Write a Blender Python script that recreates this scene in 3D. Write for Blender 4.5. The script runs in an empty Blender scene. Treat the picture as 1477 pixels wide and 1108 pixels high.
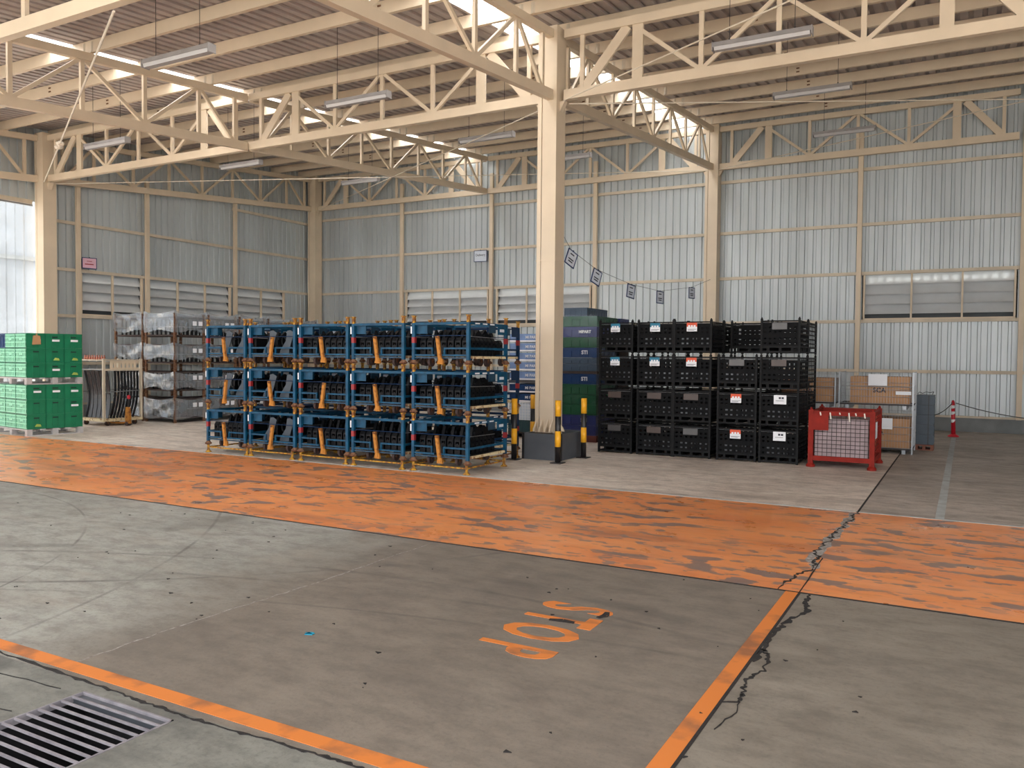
import bpy, math, random
from mathutils import Vector, Matrix
random.seed(7)
SC = bpy.context.scene
COL = SC.collection

# ------------------------------------------------------------------ camera
H = 1.6
cam = bpy.data.cameras.new('camera')
cam.sensor_width = 36.0
cam.lens = 1187.0 * 36.0 / 1477.0
cam.clip_start = 0.05
cam.clip_end = 400
co = bpy.data.objects.new('camera', cam)
COL.objects.link(co)
_r = Vector((0.87516095, 0.48375237, 0.00877285))
_u = Vector((-0.02314727, 0.02375093, 0.9994499))
_f = Vector((-0.48327789, 0.87488259, -0.03198343))
co.matrix_world = Matrix(((_r.x, _u.x, -_f.x, 0), (_r.y, _u.y, -_f.y, 0), (_r.z, _u.z, -_f.z, H), (0, 0, 0, 1)))
SC.camera = co

# ------------------------------------------------------------------ sky, exposure
SC.view_settings.view_transform = 'Standard'
SC.view_settings.look = 'None'
SC.view_settings.gamma = 1.0
SC.view_settings.use_curve_mapping = False
SC.view_settings.exposure = 1.56
SC.cycles.use_denoising = True
SC.cycles.max_bounces = 8
SC.cycles.diffuse_bounces = 5
SC.cycles.transparent_max_bounces = 12
w = bpy.data.worlds.new('overcast_sky')
w.use_nodes = True
SC.world = w
wn = w.node_tree
wbg = wn.nodes['Background']
wbg.inputs[0].default_value = (0.98, 0.985, 1.0, 1)
wbg.inputs[1].default_value = 1.3
sun = bpy.data.lights.new('hazy_sun', 'SUN')
sun.energy = 7.0
sun.angle = math.radians(30)
sun.color = (1.0, 0.96, 0.9)
so = bpy.data.objects.new('hazy_sun', sun)
COL.objects.link(so)
so.rotation_euler = (math.radians(-24), math.radians(8), 0)

# ------------------------------------------------------------------ grid of the hall
X0, Y0, B, D = -5.870, 11.975, 6.820, 9.346
XM, XL, XR = X0 - B, X0 - 2 * B, X0 + 2 * B
Y1 = Y0 + D
YF = -1.5                       # open front edge of the roof
WB = Y1 + 0.22                  # back wall sheet
WL = XL - 0.22
SL = 0.0845                     # roof slope
def zc(y): return 5.70 + SL * (y - Y0)      # underside of bottom chords

# ------------------------------------------------------------------ materials
def lin(c):
    return tuple(((v / 255.0) / 12.92 if v / 255.0 <= 0.04045 else ((v / 255.0 + 0.055) / 1.055) ** 2.4) for v in c) + (1.0,)
MATS = {}
def mat(name, c, rough=0.6, metal=0.0, var=0.08, scale=6.0, c2=None, detail=4.0, bump=0.0, stretch=None, lo=0.35, hi=0.7, spec=0.5):
    if name in MATS: return MATS[name]
    m = bpy.data.materials.new(name); m.use_nodes = True
    nt = m.node_tree; N = nt.nodes; Lk = nt.links
    b = N['Principled BSDF']
    b.inputs['Roughness'].default_value = rough
    b.inputs['Metallic'].default_value = metal
    b.inputs['Specular IOR Level'].default_value = spec
    tc = N.new('ShaderNodeTexCoord')
    mp = N.new('ShaderNodeMapping')
    if stretch: mp.inputs['Scale'].default_value = stretch
    Lk.new(tc.outputs['Object'], mp.inputs[0])
    nz = N.new('ShaderNodeTexNoise'); nz.inputs['Scale'].default_value = scale; nz.inputs['Detail'].default_value = detail
    Lk.new(mp.outputs[0], nz.inputs['Vector'])
    cr = N.new('ShaderNodeValToRGB')
    cr.color_ramp.elements[0].position = lo; cr.color_ramp.elements[1].position = hi
    a = lin(c)
    bb = lin(c2) if c2 else tuple(max(0, v * (1 - 2 * var)) for v in a[:3]) + (1,)
    cr.color_ramp.elements[0].color = bb; cr.color_ramp.elements[1].color = a
    Lk.new(nz.outputs['Fac'], cr.inputs[0]); Lk.new(cr.outputs[0], b.inputs['Base Color'])
    if bump:
        bp = N.new('ShaderNodeBump'); bp.inputs['Strength'].default_value = bump; bp.inputs['Distance'].default_value = 0.02
        Lk.new(nz.outputs['Fac'], bp.inputs['Height']); Lk.new(bp.outputs[0], b.inputs['Normal'])
    MATS[name] = m
    return m

cream = mat('cream_paint', (220, 202, 176), 0.5, var=0.05, scale=2)
cream_d = mat('cream_paint_dusty', (214, 200, 178), 0.6, var=0.09, scale=3)
zinc = mat('galvanised_sheet', (197, 204, 206), 0.42, 0.3, var=0.10, scale=1.2, stretch=(1, 1, 0.15))
zinc_roof = mat('roof_sheet_underside', (186, 176, 172), 0.6, 0.0, var=0.12, scale=1.5)
louvre_m = mat('louvre_slat_metal', (224, 227, 228), 0.45, 0.2, var=0.05, scale=2)
louvre_shade_m = mat('louvre_shade_panel', (92, 96, 98), 0.8, var=0.05)
kerb_m = mat('painted_concrete_kerb', (128, 132, 133), 0.8, var=0.12, scale=3)
blue = mat('blue_rack_paint', (6, 82, 116), 0.5, var=0.16, scale=9, c2=(8, 58, 84), spec=0.3)
blue_d = mat('blue_rack_paint_worn', (30, 68, 92), 0.6, var=0.2, scale=12)
navy = mat('navy_rack_paint', (14, 48, 84), 0.6, var=0.2, spec=0.2)
yellow_r = mat('rusty_yellow_paint', (196, 150, 52), 0.65, scale=22, c2=(120, 78, 46), lo=0.42, hi=0.6, spec=0.2)
orange_r = mat('rusty_orange_paint', (180, 122, 54), 0.65, scale=14, c2=(120, 70, 38), lo=0.34, hi=0.52, spec=0.2)
rust = mat('rust', (138, 108, 84), 0.85, scale=25, c2=(88, 54, 40), spec=0.1)
cream_rust = mat('rusty_cream_paint', (216, 200, 160), 0.6, scale=14, c2=(140, 98, 66), lo=0.36, hi=0.48)
redband = mat('red_mark_paint', (150, 34, 38), 0.5)
rubber = mat('caster_rubber', (66, 50, 46), 0.7, scale=20)
dark = mat('dark_stamped_steel', (14, 17, 22), 0.55, 0.0, var=0.3, scale=14, spec=0.25)
grey_fin = mat('grey_plastic_sheet', (66, 76, 86), 0.5, var=0.1)
black = mat('black_cage_paint', (19, 20, 22), 0.6, var=0.2, scale=12, spec=0.2)
black2 = mat('black_panel', (16, 17, 19), 0.7, var=0.2, scale=10, spec=0.15)
metal_g = mat('bright_metal', (150, 152, 155), 0.35, 0.7)
paper = mat('white_paper', (232, 234, 238), 0.7, var=0.02)
paper_g = mat('clouded_sleeve', (82, 80, 80), 0.35, var=0.1)
paper_b = mat('brown_sleeve', (72, 58, 52), 0.4, var=0.12)
label_b = mat('blue_label_print', (26, 120, 152), 0.5)
label_o = mat('orange_label_print', (222, 84, 44), 0.5)
ink = mat('printed_ink', (44, 46, 60), 0.7, var=0.02)
redp = mat('red_cage_paint', (140, 34, 22), 0.6, var=0.12, scale=8, spec=0.2)
mauve = mat('grey_mauve_liner', (172, 154, 156), 0.7, var=0.1, scale=5)
wire_m = mat('zinc_wire', (168, 172, 176), 0.4, 0.5)
wire_d = mat('dark_wire', (58, 52, 52), 0.5, 0.4)
card = mat('brown_cardboard', (186, 142, 102), 0.85, var=0.08, scale=4)
card_r = mat('reddish_board', (132, 84, 68), 0.85, var=0.15)
gr_crate = mat('green_crate_plastic', (18, 120, 82), 0.4, var=0.1, scale=4)
gr_glare = mat('green_crate_plastic_glare', (146, 222, 186), 0.45, var=0.08, scale=5)  # crate green with the doorway glare painted in
blue_crate = mat('blue_crate_plastic', (20, 56, 104), 0.4, var=0.1, spec=0.3)
viol_crate = mat('violet_blue_crate_plastic', (40, 50, 108), 0.4, var=0.12, spec=0.3)
slate_crate = mat('slate_blue_crate_plastic', (48, 70, 92), 0.45, var=0.1)
sky_crate = mat('pale_blue_crate_plastic', (120, 148, 196), 0.4, var=0.12, scale=5)
green_d = mat('deep_green_crate_plastic', (20, 82, 50), 0.4, var=0.12, spec=0.3)
teal_d = mat('dark_teal_crate_plastic', (34, 66, 72), 0.45, var=0.1)
grey_crate = mat('dark_grey_crate_plastic', (62, 76, 88), 0.45, var=0.12)
palletg = mat('grey_pallet_plastic', (186, 182, 180), 0.6, var=0.12, scale=8)
palletr = mat('red_brown_pallet_wood', (112, 56, 46), 0.8, var=0.2)
palletk = mat('dark_pallet_wood', (70, 56, 52), 0.8, var=0.2)
bol_y = mat('bollard_yellow', (244, 176, 34), 0.4, var=0.06)
bol_k = mat('bollard_black', (32, 30, 32), 0.4, var=0.1)
boxg = mat('dark_grey_guard_steel', (84, 88, 94), 0.45, var=0.07)
boxk = mat('black_guard_strip', (24, 24, 27), 0.5)
cone_r = mat('delineator_red', (206, 34, 50), 0.4, var=0.06)
cone_w = mat('reflective_white', (238, 238, 240), 0.4, var=0.03)
chain_m = mat('dark_chain', (96, 96, 96), 0.5, 0.4)
copper = mat('copper_hook', (206, 128, 104), 0.45, 0.3, var=0.15, scale=20)
hose = mat('black_rubber_hose', (30, 32, 38), 0.25, var=0.1)
lampbody = mat('grey_lamp_housing', (150, 146, 144), 0.5)
lampglass = mat('frosted_lamp_cover', (168, 165, 164), 0.25, var=0.02)
navyframe = mat('navy_sign_frame', (34, 58, 104), 0.45)
paper_s = mat('sign_paper', (208, 216, 226), 0.5, var=0.02)
paper_p = mat('pink_sign_paper', (222, 176, 192), 0.6, var=0.06, scale=3)
stipple = mat('lime_scrap', (170, 196, 92), 0.6, var=0.1)
lineorange = mat('orange_line_paint', (212, 126, 60), 0.55, scale=3.5, c2=(150, 98, 66), detail=9, lo=0.36, hi=0.50, spec=0.3)
linewhite = mat('worn_white_line_paint', (188, 196, 196), 0.6, scale=6, c2=(160, 164, 162), detail=8)
crack_m = mat('crack_dirt', (44, 40, 38), 0.9, scale=30, c2=(24, 22, 22))
chip_m = mat('crumbled_concrete', (176, 172, 166), 0.9, scale=30, c2=(120, 112, 106))
pit_shade_m = mat('drain_pit', (12, 12, 16), 0.9)
gratem = mat('worn_steel_bar', (150, 146, 150), 0.6, 0.0, scale=12, c2=(120, 116, 122))
extwall = mat('neighbour_white_wall', (128, 134, 140), 0.8, var=0.02)
extgrnd = mat('yard_concrete', (205, 200, 192), 0.85, var=0.08)
plasticcap = mat('taped_paper_knot', (226, 214, 196), 0.7)
rod_m = mat('thin_cream_rod', (222, 210, 190), 0.5)
tagw = mat('white_tag_string', (226, 216, 204), 0.7)

def film(name, alpha, tint, rough=0.15, nsc=5, amp=0.22):
    m = bpy.data.materials.new(name); m.use_nodes = True
    nt = m.node_tree; N = nt.nodes; Lk = nt.links
    for n in list(N):
        if n.type == 'BSDF_PRINCIPLED': N.remove(n)
    out = [n for n in N if n.type == 'OUTPUT_MATERIAL'][0]
    tr = N.new('ShaderNodeBsdfTransparent')
    g = N.new('ShaderNodeBsdfGlossy'); g.inputs['Roughness'].default_value = rough; g.inputs[0].default_value = (0.9, 0.92, 0.95, 1)
    df = N.new('ShaderNodeBsdfDiffuse'); df.inputs[0].default_value = lin(tint)
    tl = N.new('ShaderNodeBsdfTranslucent'); tl.inputs[0].default_value = lin(tint)
    m1 = N.new('ShaderNodeMixShader'); m1.inputs[0].default_value = 0.5
    Lk.new(df.outputs[0], m1.inputs[1]); Lk.new(tl.outputs[0], m1.inputs[2])
    m2 = N.new('ShaderNodeMixShader'); m2.inputs[0].default_value = 0.35
    Lk.new(m1.outputs[0], m2.inputs[1]); Lk.new(g.outputs[0], m2.inputs[2])
    m3 = N.new('ShaderNodeMixShader')
    tc = N.new('ShaderNodeTexCoord'); nz = N.new('ShaderNodeTexNoise'); nz.inputs['Scale'].default_value = nsc; nz.inputs['Detail'].default_value = 5
    Lk.new(tc.outputs['Object'], nz.inputs['Vector'])
    mr = N.new('ShaderNodeMapRange'); mr.inputs[1].default_value = 0.3; mr.inputs[2].default_value = 0.7
    mr.inputs[3].default_value = max(0, alpha - amp); mr.inputs[4].default_value = min(1, alpha + amp)
    Lk.new(nz.outputs['Fac'], mr.inputs[0]); Lk.new(mr.outputs[0], m3.inputs[0])
    Lk.new(tr.outputs[0], m3.inputs[1]); Lk.new(m2.outputs[0], m3.inputs[2])
    bp = N.new('ShaderNodeBump'); bp.inputs['Strength'].default_value = 0.6; bp.inputs['Distance'].default_value = 0.03
    Lk.new(nz.outputs['Fac'], bp.inputs['Height']); Lk.new(bp.outputs[0], g.inputs['Normal'])
    Lk.new(m3.outputs[0], out.inputs[0])
    MATS[name] = m
    return m
wrap_m = film('clear_plastic_wrap', 0.52, (176, 186, 196), 0.2, 2.2, 0.14)
curtain_m = film('strip_curtain_plastic', 0.4, (150, 157, 162), 0.2, 2, 0.15)
stretch_m = film('stretch_wrap', 0.04, (150, 160, 190), 0.12, 3, 0.03)
def translucent(name, c):
    m = bpy.data.materials.new(name); m.use_nodes = True
    nt = m.node_tree; N = nt.nodes
    for n in list(N):
        if n.type == 'BSDF_PRINCIPLED': N.remove(n)
    out = [n for n in N if n.type == 'OUTPUT_MATERIAL'][0]
    tl = N.new('ShaderNodeBsdfTranslucent'); tl.inputs[0].default_value = lin(c)
    tr = N.new('ShaderNodeBsdfTransparent'); tr.inputs[0].default_value = lin(c)
    mx = N.new('ShaderNodeMixShader'); mx.inputs[0].default_value = 0.06
    nt.links.new(tl.outputs[0], mx.inputs[1]); nt.links.new(tr.outputs[0], mx.inputs[2])
    nt.links.new(mx.outputs[0], out.inputs[0])
    MATS[name] = m
    return m
skylight_m = translucent('translucent_roof_sheet', (246, 248, 252))

# --- concrete floor: world position driven
def concrete(name, base, tint, dirt, rough=0.62, lane=None, arcs=(), dirtamt=0.5, streak=(1, 1, 1), pale=None):
    m = bpy.data.materials.new(name); m.use_nodes = True
    nt = m.node_tree; N = nt.nodes; Lk = nt.links
    b = N['Principled BSDF']
    geo = N.new('ShaderNodeNewGeometry')
    def noise(scale, detail=6, stretch=(1, 1, 1), off=(0, 0, 0), rough_=0.55):
        mp = N.new('ShaderNodeMapping'); mp.inputs['Scale'].default_value = stretch; mp.inputs['Location'].default_value = off
        Lk.new(geo.outputs['Position'], mp.inputs[0])
        nz = N.new('ShaderNodeTexNoise'); nz.inputs['Scale'].default_value = scale; nz.inputs['Detail'].default_value = detail
        nz.inputs['Roughness'].default_value = rough_
        Lk.new(mp.outputs[0], nz.inputs['Vector']); return nz.outputs['Fac']
    def ramp(fac, lo, hi, a=0.0, c=1.0):
        mr = N.new('ShaderNodeMapRange'); mr.inputs[1].default_value = lo; mr.inputs[2].default_value = hi
        mr.inputs[3].default_value = a; mr.inputs[4].default_value = c; Lk.new(fac, mr.inputs[0]); return mr.outputs[0]
    def mix(fac, c1, c2):
        mx = N.new('ShaderNodeMix'); mx.data_type = 'RGBA'
        if hasattr(fac, 'is_output'): Lk.new(fac, mx.inputs[0])
        else: mx.inputs[0].default_value = fac
        for i, c in ((6, c1), (7, c2)):
            if hasattr(c, 'is_output'): Lk.new(c, mx.inputs[i])
            else: mx.inputs[i].default_value = c
        return mx.outputs[2]
    def mul(a, c):
        mm = N.new('ShaderNodeMath'); mm.operation = 'MULTIPLY'
        for i, v in ((0, a), (1, c)):
            if hasattr(v, 'is_output'): Lk.new(v, mm.inputs[i])
            else: mm.inputs[i].default_value = v
        return mm.outputs[0]
    conc = mix(ramp(noise(0.55, 5), 0.35, 0.68), lin(base), lin(tint))
    if pale:        # an older, paler pour west of x = -4.2 with a scuffed, uneven border
        sx = N.new('ShaderNodeSeparateXYZ'); Lk.new(geo.outputs['Position'], sx.inputs[0])
        ad = N.new('ShaderNodeMath'); ad.operation = 'MULTIPLY_ADD'; Lk.new(noise(0.9, 6, (1, 0.6, 1)), ad.inputs[0]); ad.inputs[1].default_value = 1.4
        Lk.new(sx.outputs[0], ad.inputs[2])
        pm = ramp(ad.outputs[0], -3.35, -4.15)
        conc = mix(pm, conc, mix(ramp(noise(0.5, 5, (1, 1, 1), (7, 0, 0)), 0.35, 0.68), lin(pale[0]), lin(pale[1])))
    conc = mix(mul(ramp(noise(6, 12, (0.7, 1.3, 1), (0, 0, 0), 0.68), 0.44, 0.66), 0.55), conc, lin(dirt))
    conc = mix(mul(ramp(noise(34, 8, (1, 1, 1), (2, 7, 0), 0.7), 0.5, 0.66), 0.35), conc, lin(dirt))
    conc = mix(mul(ramp(noise(2.3, 9, (0.5, 1.4, 1), (9, 4, 0), 0.65), 0.52, 0.68), 0.35), conc, lin(tuple(min(255, int(v * 1.16)) for v in base)))
    conc = mix(mul(ramp(noise(1.3, 8, streak, (3, 1, 0)), 0.52, 0.74), dirtamt), conc, lin(dirt))
    conc = mix(mul(ramp(noise(90, 3), 0.62, 0.72), 0.35), conc, lin((70, 64, 58)))
    # tyre arcs
    for (cx, cy, r, wd, amt) in arcs:
        vs = N.new('ShaderNodeVectorMath'); vs.operation = 'DISTANCE'
        Lk.new(geo.outputs['Position'], vs.inputs[0]); vs.inputs[1].default_value = (cx, cy, 0)
        sb = N.new('ShaderNodeMath'); sb.operation = 'SUBTRACT'; Lk.new(vs.outputs['Value'], sb.inputs[0]); sb.inputs[1].default_value = r
        ab = N.new('ShaderNodeMath'); ab.operation = 'ABSOLUTE'; Lk.new(sb.outputs[0], ab.inputs[0])
        msk = ramp(ab.outputs[0], wd, wd * 0.4)
        msk = mul(msk, ramp(noise(1.1, 6, (1, 1, 1), (cx, r, 0)), 0.42, 0.6))
        conc = mix(mul(msk, amt), conc, lin((66, 62, 60)))
    col = conc
    if lane:
        # orange paint worn through in flakes drawn out along the lane
        worn = ramp(noise(3.2, 7, (0.8, 1.5, 1), (5, 2, 0), 0.45), 0.565, 0.585)
        worn2 = ramp(noise(0.35, 2, (1, 1, 1), (4, 0, 0)), 0.38, 0.5)
        worn = mul(worn, worn2)
        wornb = mul(ramp(noise(7.5, 5, (0.6, 1.3, 1), (15, 2, 0), 0.5), 0.575, 0.60), ramp(noise(0.5, 2, (1, 1, 1), (8, 3, 0)), 0.4, 0.55))
        scrape = ramp(noise(1.0, 5, (0.3, 2.2, 1), (1, 9, 0)), 0.54, 0.70)
        paintc = mix(ramp(noise(1.6, 6, (0.4, 1.4, 1)), 0.35, 0.7), lin(lane[0]), lin(lane[1]))
        paintc = mix(mul(ramp(noise(9, 8, (0.4, 1.5, 1), (3, 3, 0)), 0.5, 0.8), 0.3), paintc, lin((150, 96, 66)))
        col = mix(mul(scrape, 0.55), paintc, lin((140, 92, 70)))
        col = mix(mul(worn, 0.85), col, lin((112, 104, 102)))
        col = mix(mul(wornb, 0.8), col, lin((122, 110, 106)))
    Lk.new(col, b.inputs['Base Color'])
    Lk.new(ramp(noise(2.0, 6), 0.3, 0.7, rough - 0.12, rough + 0.12), b.inputs['Roughness'])
    bp = N.new('ShaderNodeBump'); bp.inputs['Strength'].default_value = 0.12; bp.inputs['Distance'].default_value = 0.01
    Lk.new(noise(40, 8), bp.inputs['Height']); Lk.new(bp.outputs[0], b.inputs['Normal'])
    MATS[name] = m
    return m
arcsA = [(-9.5, 9.5, 7.2, 0.03, 0.5), (-3.0, -3.0, 7.8, 0.03, 0.5), (-12, 0.5, 7.6, 0.02, 0.45), (-3.2, -1.5, 6.6, 0.09, 0.35), (-9.8, 1.0, 4.6, 0.015, 0.6)]
arcsB = [(-1.0, -6.0, 10.3, 0.02, 0.35), (-1.5, -7.0, 11.6, 0.03, 0.3), (-8, 3.5, 4.4, 0.05, 0.15)]
cB = concrete('concrete_brown_slab', (130, 121, 110), (118, 110, 100), (92, 85, 78), 0.6, arcs=arcsA + arcsB, dirtamt=0.4, pale=((160, 160, 152), (140, 140, 132)))
cC = concrete('concrete_right_slab', (136, 129, 118), (120, 113, 103), (92, 86, 78), 0.6, dirtamt=0.35)
cD = concrete('concrete_front_slab', (136, 136, 128), (108, 108, 102), (66, 66, 64), 0.6, dirtamt=0.95, streak=(1.4, 0.7, 1))
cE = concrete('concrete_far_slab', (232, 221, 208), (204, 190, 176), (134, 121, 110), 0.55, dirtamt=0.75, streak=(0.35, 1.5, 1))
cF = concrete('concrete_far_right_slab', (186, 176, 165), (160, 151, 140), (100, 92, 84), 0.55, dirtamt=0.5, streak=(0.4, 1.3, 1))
cL = concrete('orange_lane_paint', (150, 140, 130), (130, 120, 110), (100, 92, 86), 0.36, lane=((234, 154, 92), (226, 136, 76)), dirtamt=0.5)

# ------------------------------------------------------------------ mesh helpers
class MB:
    def __init__(s): s.v = []; s.f = []
    def box(s, x0, x1, y0, y1, z0, z1):
        n = len(s.v)
        s.v += [(x0, y0, z0), (x1, y0, z0), (x1, y1, z0), (x0, y1, z0), (x0, y0, z1), (x1, y0, z1), (x1, y1, z1), (x0, y1, z1)]
        s.f += [(n, n+3, n+2, n+1), (n+4, n+5, n+6, n+7), (n, n+1, n+5, n+4), (n+1, n+2, n+6, n+5), (n+2, n+3, n+7, n+6), (n+3, n, n+4, n+7)]
        return s
    def bar(s, p, q, a, b=None, up=(0, 0, 1)):
        """box bar from p to q, a = width across, b = height along up"""
        b = b or a
        p = Vector(p); q = Vector(q); d = (q - p).normalized(); u = Vector(up)
        r = d.cross(u)
        if r.length < 1e-4: r = d.cross(Vector((0, 1, 0)))
        r.normalize(); u = r.cross(d).normalized()
        n = len(s.v)
        for c in (p, q):
            for (i, j) in ((-1, -1), (1, -1), (1, 1), (-1, 1)):
                s.v.append(tuple(c + r * (i * a / 2) + u * (j * b / 2)))
        s.f += [(n, n+1, n+2, n+3), (n+7, n+6, n+5, n+4), (n, n+4, n+5, n+1), (n+1, n+5, n+6, n+2), (n+2, n+6, n+7, n+3), (n+3, n+7, n+4, n)]
        return s
    def cyl(s, p, q, r, r2=None, n=12):
        r2 = r if r2 is None else r2
        p = Vector(p); q = Vector(q); d = (q - p).normalized()
        a = d.orthogonal().normalized(); b = d.cross(a)
        k = len(s.v)
        for c, rr in ((p, r), (q, r2)):
            for i in range(n):
                t = 2 * math.pi * i / n
                s.v.append(tuple(c + a * (rr * math.cos(t)) + b * (rr * math.sin(t))))
        for i in range(n):
            j = (i + 1) % n
            s.f.append((k+i, k+j, k+n+j, k+n+i))
        s.f.append(tuple(k+i for i in reversed(range(n)))); s.f.append(tuple(k+n+i for i in range(n)))
        return s
    def lathe(s, c, prof, n=14):
        k = len(s.v)
        for (r, z) in prof:
            for i in range(n):
                t = 2 * math.pi * i / n
                s.v.append((c[0] + r * math.cos(t), c[1] + r * math.sin(t), c[2] + z))
        for l in range(len(prof) - 1):
            for i in range(n):
                j = (i + 1) % n
                s.f.append((k+l*n+i, k+l*n+j, k+(l+1)*n+j, k+(l+1)*n+i))
        s.f.append(tuple(k+i for i in reversed(range(n)))); m = k + (len(prof)-1)*n; s.f.append(tuple(m+i for i in range(n)))
        return s
    def prism(s, pts, axis, a, b):
        """polygon pts (2D) extruded along axis from a to b"""
        def P(t, h):
            return {'x': (h, t[0], t[1]), 'y': (t[0], h, t[1]), 'z': (t[0], t[1], h)}[axis]
        n = len(s.v); k = len(pts)
        for h in (a, b): s.v += [P(t, h) for t in pts]
        s.f.append(tuple(n+i for i in range(k))); s.f.append(tuple(n+k+i for i in reversed(range(k))))
        for i in range(k):
            j = (i+1) % k
            s.f.append((n+i, n+k+i, n+k+j, n+j))
        return s
    def grid(s, fn, nu, nv):
        k = len(s.v)
        for j in range(nv + 1):
            for i in range(nu + 1): s.v.append(tuple(fn(i / nu, j / nv)))
        for j in range(nv):
            for i in range(nu):
                a = k + j * (nu + 1) + i; s.f.append((a, a+1, a+nu+2, a+nu+1))
        return s
    def tube(s, pts, r, n=6):
        for i in range(len(pts) - 1): s.cyl(pts[i], pts[i+1], r, n=n)
        return s
    def ribbon(s, pts, widths, z0, z1):
        for i in range(len(pts) - 1):
            p = Vector(pts[i]); q = Vector(pts[i+1]); d = (q - p).normalized(); r = Vector((-d.y, d.x))
            a, b = widths[i] / 2, widths[i+1] / 2
            P = [p + r*a, p - r*a, q - r*b, q + r*b]
            s.prism([(t.x, t.y) for t in P], 'z', z0, z1)
        return s
    def mesh(s, name, m, o=(0, 0, 0), smooth=False):
        me = bpy.data.meshes.new(name)
        me.from_pydata([(x-o[0], y-o[1], z-o[2]) for (x, y, z) in s.v], [], s.f)
        me.materials.append(m)
        if smooth:
            for p in me.polygons: p.use_smooth = True
        me.update()
        return me
KIDS = {}
SNAP = {}          # children a prototype had before its first placing
def link(o, parent=None):
    COL.objects.link(o)
    if parent is not None:
        o.parent = parent; KIDS.setdefault(parent.name, []).append(o)
    return o
def part(name, mb, m, parent, o=None, smooth=False, label=None):
    """mb is in world coordinates shifted by o (default: parent's own frame if given as (0,0,0))"""
    ob = bpy.data.objects.new(name, mb.mesh(name, m, o or (0, 0, 0), smooth))
    link(ob, parent)
    if label: ob['label'] = label
    return ob
def thing(name, label, cat, loc, rz=0.0, group=None):
    o = bpy.data.objects.new(name, None); o.empty_display_size = 0.2
    o.location = loc; o.rotation_euler = (0, 0, rz)
    link(o); o['label'] = label; o['category'] = cat
    if group: o['group'] = group
    return o
def solo(name, mb, m, label, cat, loc, rz=0.0, group=None, smooth=False):
    o = bpy.data.objects.new(name, mb.mesh(name, m, (0, 0, 0), smooth))
    o.location = loc; o.rotation_euler = (0, 0, rz); link(o)
    o['label'] = label; o['category'] = cat
    if group: o['group'] = group
    return o
def struct(name, mb, m, smooth=False):
    o = bpy.data.objects.new(name, mb.mesh(name, m, (0, 0, 0), smooth)); link(o); o['kind'] = 'structure'
    return o
def dup(o, loc=None, rz=None, label=None, group=None, parent=None, skip=()):
    c = o.copy(); link(c, parent)
    if loc is not None: c.location = loc
    if rz is not None: c.rotation_euler = (0, 0, rz)
    if label: c['label'] = label
    if group: c['group'] = group
    for k in SNAP.get(o.name, KIDS.get(o.name, [])):
        if k.name.split('.')[0] in skip: continue
        dup(k, parent=c)
    return c
def text(body, size, m, parent, loc, rot, name='lettering', depth=0.002, off=0.0, xs=1.0):
    cu = bpy.data.curves.new(name, 'FONT'); cu.body = body; cu.size = size; cu.extrude = depth; cu.offset = off
    cu.align_x = 'CENTER'; cu.align_y = 'CENTER'; cu.resolution_u = 3
    t = bpy.data.objects.new('tmp', cu); COL.objects.link(t)
    bpy.context.view_layer.update()
    me = bpy.data.meshes.new_from_object(t.evaluated_get(bpy.context.evaluated_depsgraph_get()))
    COL.objects.unlink(t); bpy.data.objects.remove(t)
    me.materials.clear(); me.materials.append(m)
    o = bpy.data.objects.new(name, me); o.location = loc; o.rotation_euler = rot; o.scale = (xs, 1, 1)
    link(o, parent)
    return o
PI = math.pi
FRONT = (PI/2, 0, 0)            # text that faces -Y
RIGHT = (PI/2, 0, PI/2)         # text that faces +X
ORD = ['first', 'second', 'third', 'fourth', 'fifth', 'sixth', 'seventh', 'eighth', 'ninth', 'tenth', 'eleventh', 'twelfth', 'thirteenth', 'fourteenth', 'fifteenth', 'sixteenth', 'seventeenth', 'eighteenth']

# ================================================================== FLOOR
GX0, GX1, GY0, GY1 = -3.63, -3.0, 1.30, 2.40        # drain pit
XJ = -0.973                                          # expansion joint
LF, LB = 5.886, 9.329                                # lane front and back
floor = struct('floor', MB().box(-45, 40, -30, 60, -0.62, -0.60), extgrnd)
def slab(x0, x1, y0, y1, m):
    return part('floor_slab', MB().box(x0, x1, y0, y1, -0.6, 0), m, floor)
g = 0.004
slab(WL, XJ - g, 2.47, LF - g, cB)
slab(XJ + g, XR + 1, 2.47, LF - g, cC)
slab(WL, XR + 1, LF, LB, cL)
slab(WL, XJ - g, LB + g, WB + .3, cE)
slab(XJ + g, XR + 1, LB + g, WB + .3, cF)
slab(WL, GX0, YF - 3, 2.47, cD); slab(GX1, XR + 1, YF - 3, 2.47, cD)
slab(GX0, GX1, GY1, 2.47, cD); slab(GX0, GX1, YF - 3, GY0, cD)
part('outdoor_paving', MB().box(-45, WL, -30, 60, -0.6, -0.02).box(XR + 1, 40, -30, 60, -0.6, -0.02).box(WL, XR + 1, -30, YF - 3, -0.6, -0.02), extgrnd, floor)
part('drain_pit', MB().box(GX0 - .01, GX1 + .01, GY0 - .01, GY1 + .01, -0.6, -0.45).box(GX0, GX0 + .0015, GY0, GY1, -.45, -.001).box(GX1 - .0015, GX1, GY0, GY1, -.45, -.001).box(GX0 + .0015, GX1 - .0015, GY0, GY0 + .0015, -.45, -.001).box(GX0 + .0015, GX1 - .0015, GY1 - .0015, GY1, -.45, -.001), pit_shade_m, floor)  # black base and liners put the pit's shade into the colour
part('painted_line', MB().box(WL, XJ - 0.09, 2.52, 2.61, 0, 0.0025), lineorange, floor)
part('painted_line', MB().box(XJ - 0.09, XJ - 0.006, 1.0, LF, 0, 0.0025), lineorange, floor)
part('painted_line', MB().box(-0.25, -0.165, LB + 0.02, 19.6, 0, 0.0025), linewhite, floor, label='worn white line')
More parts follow.
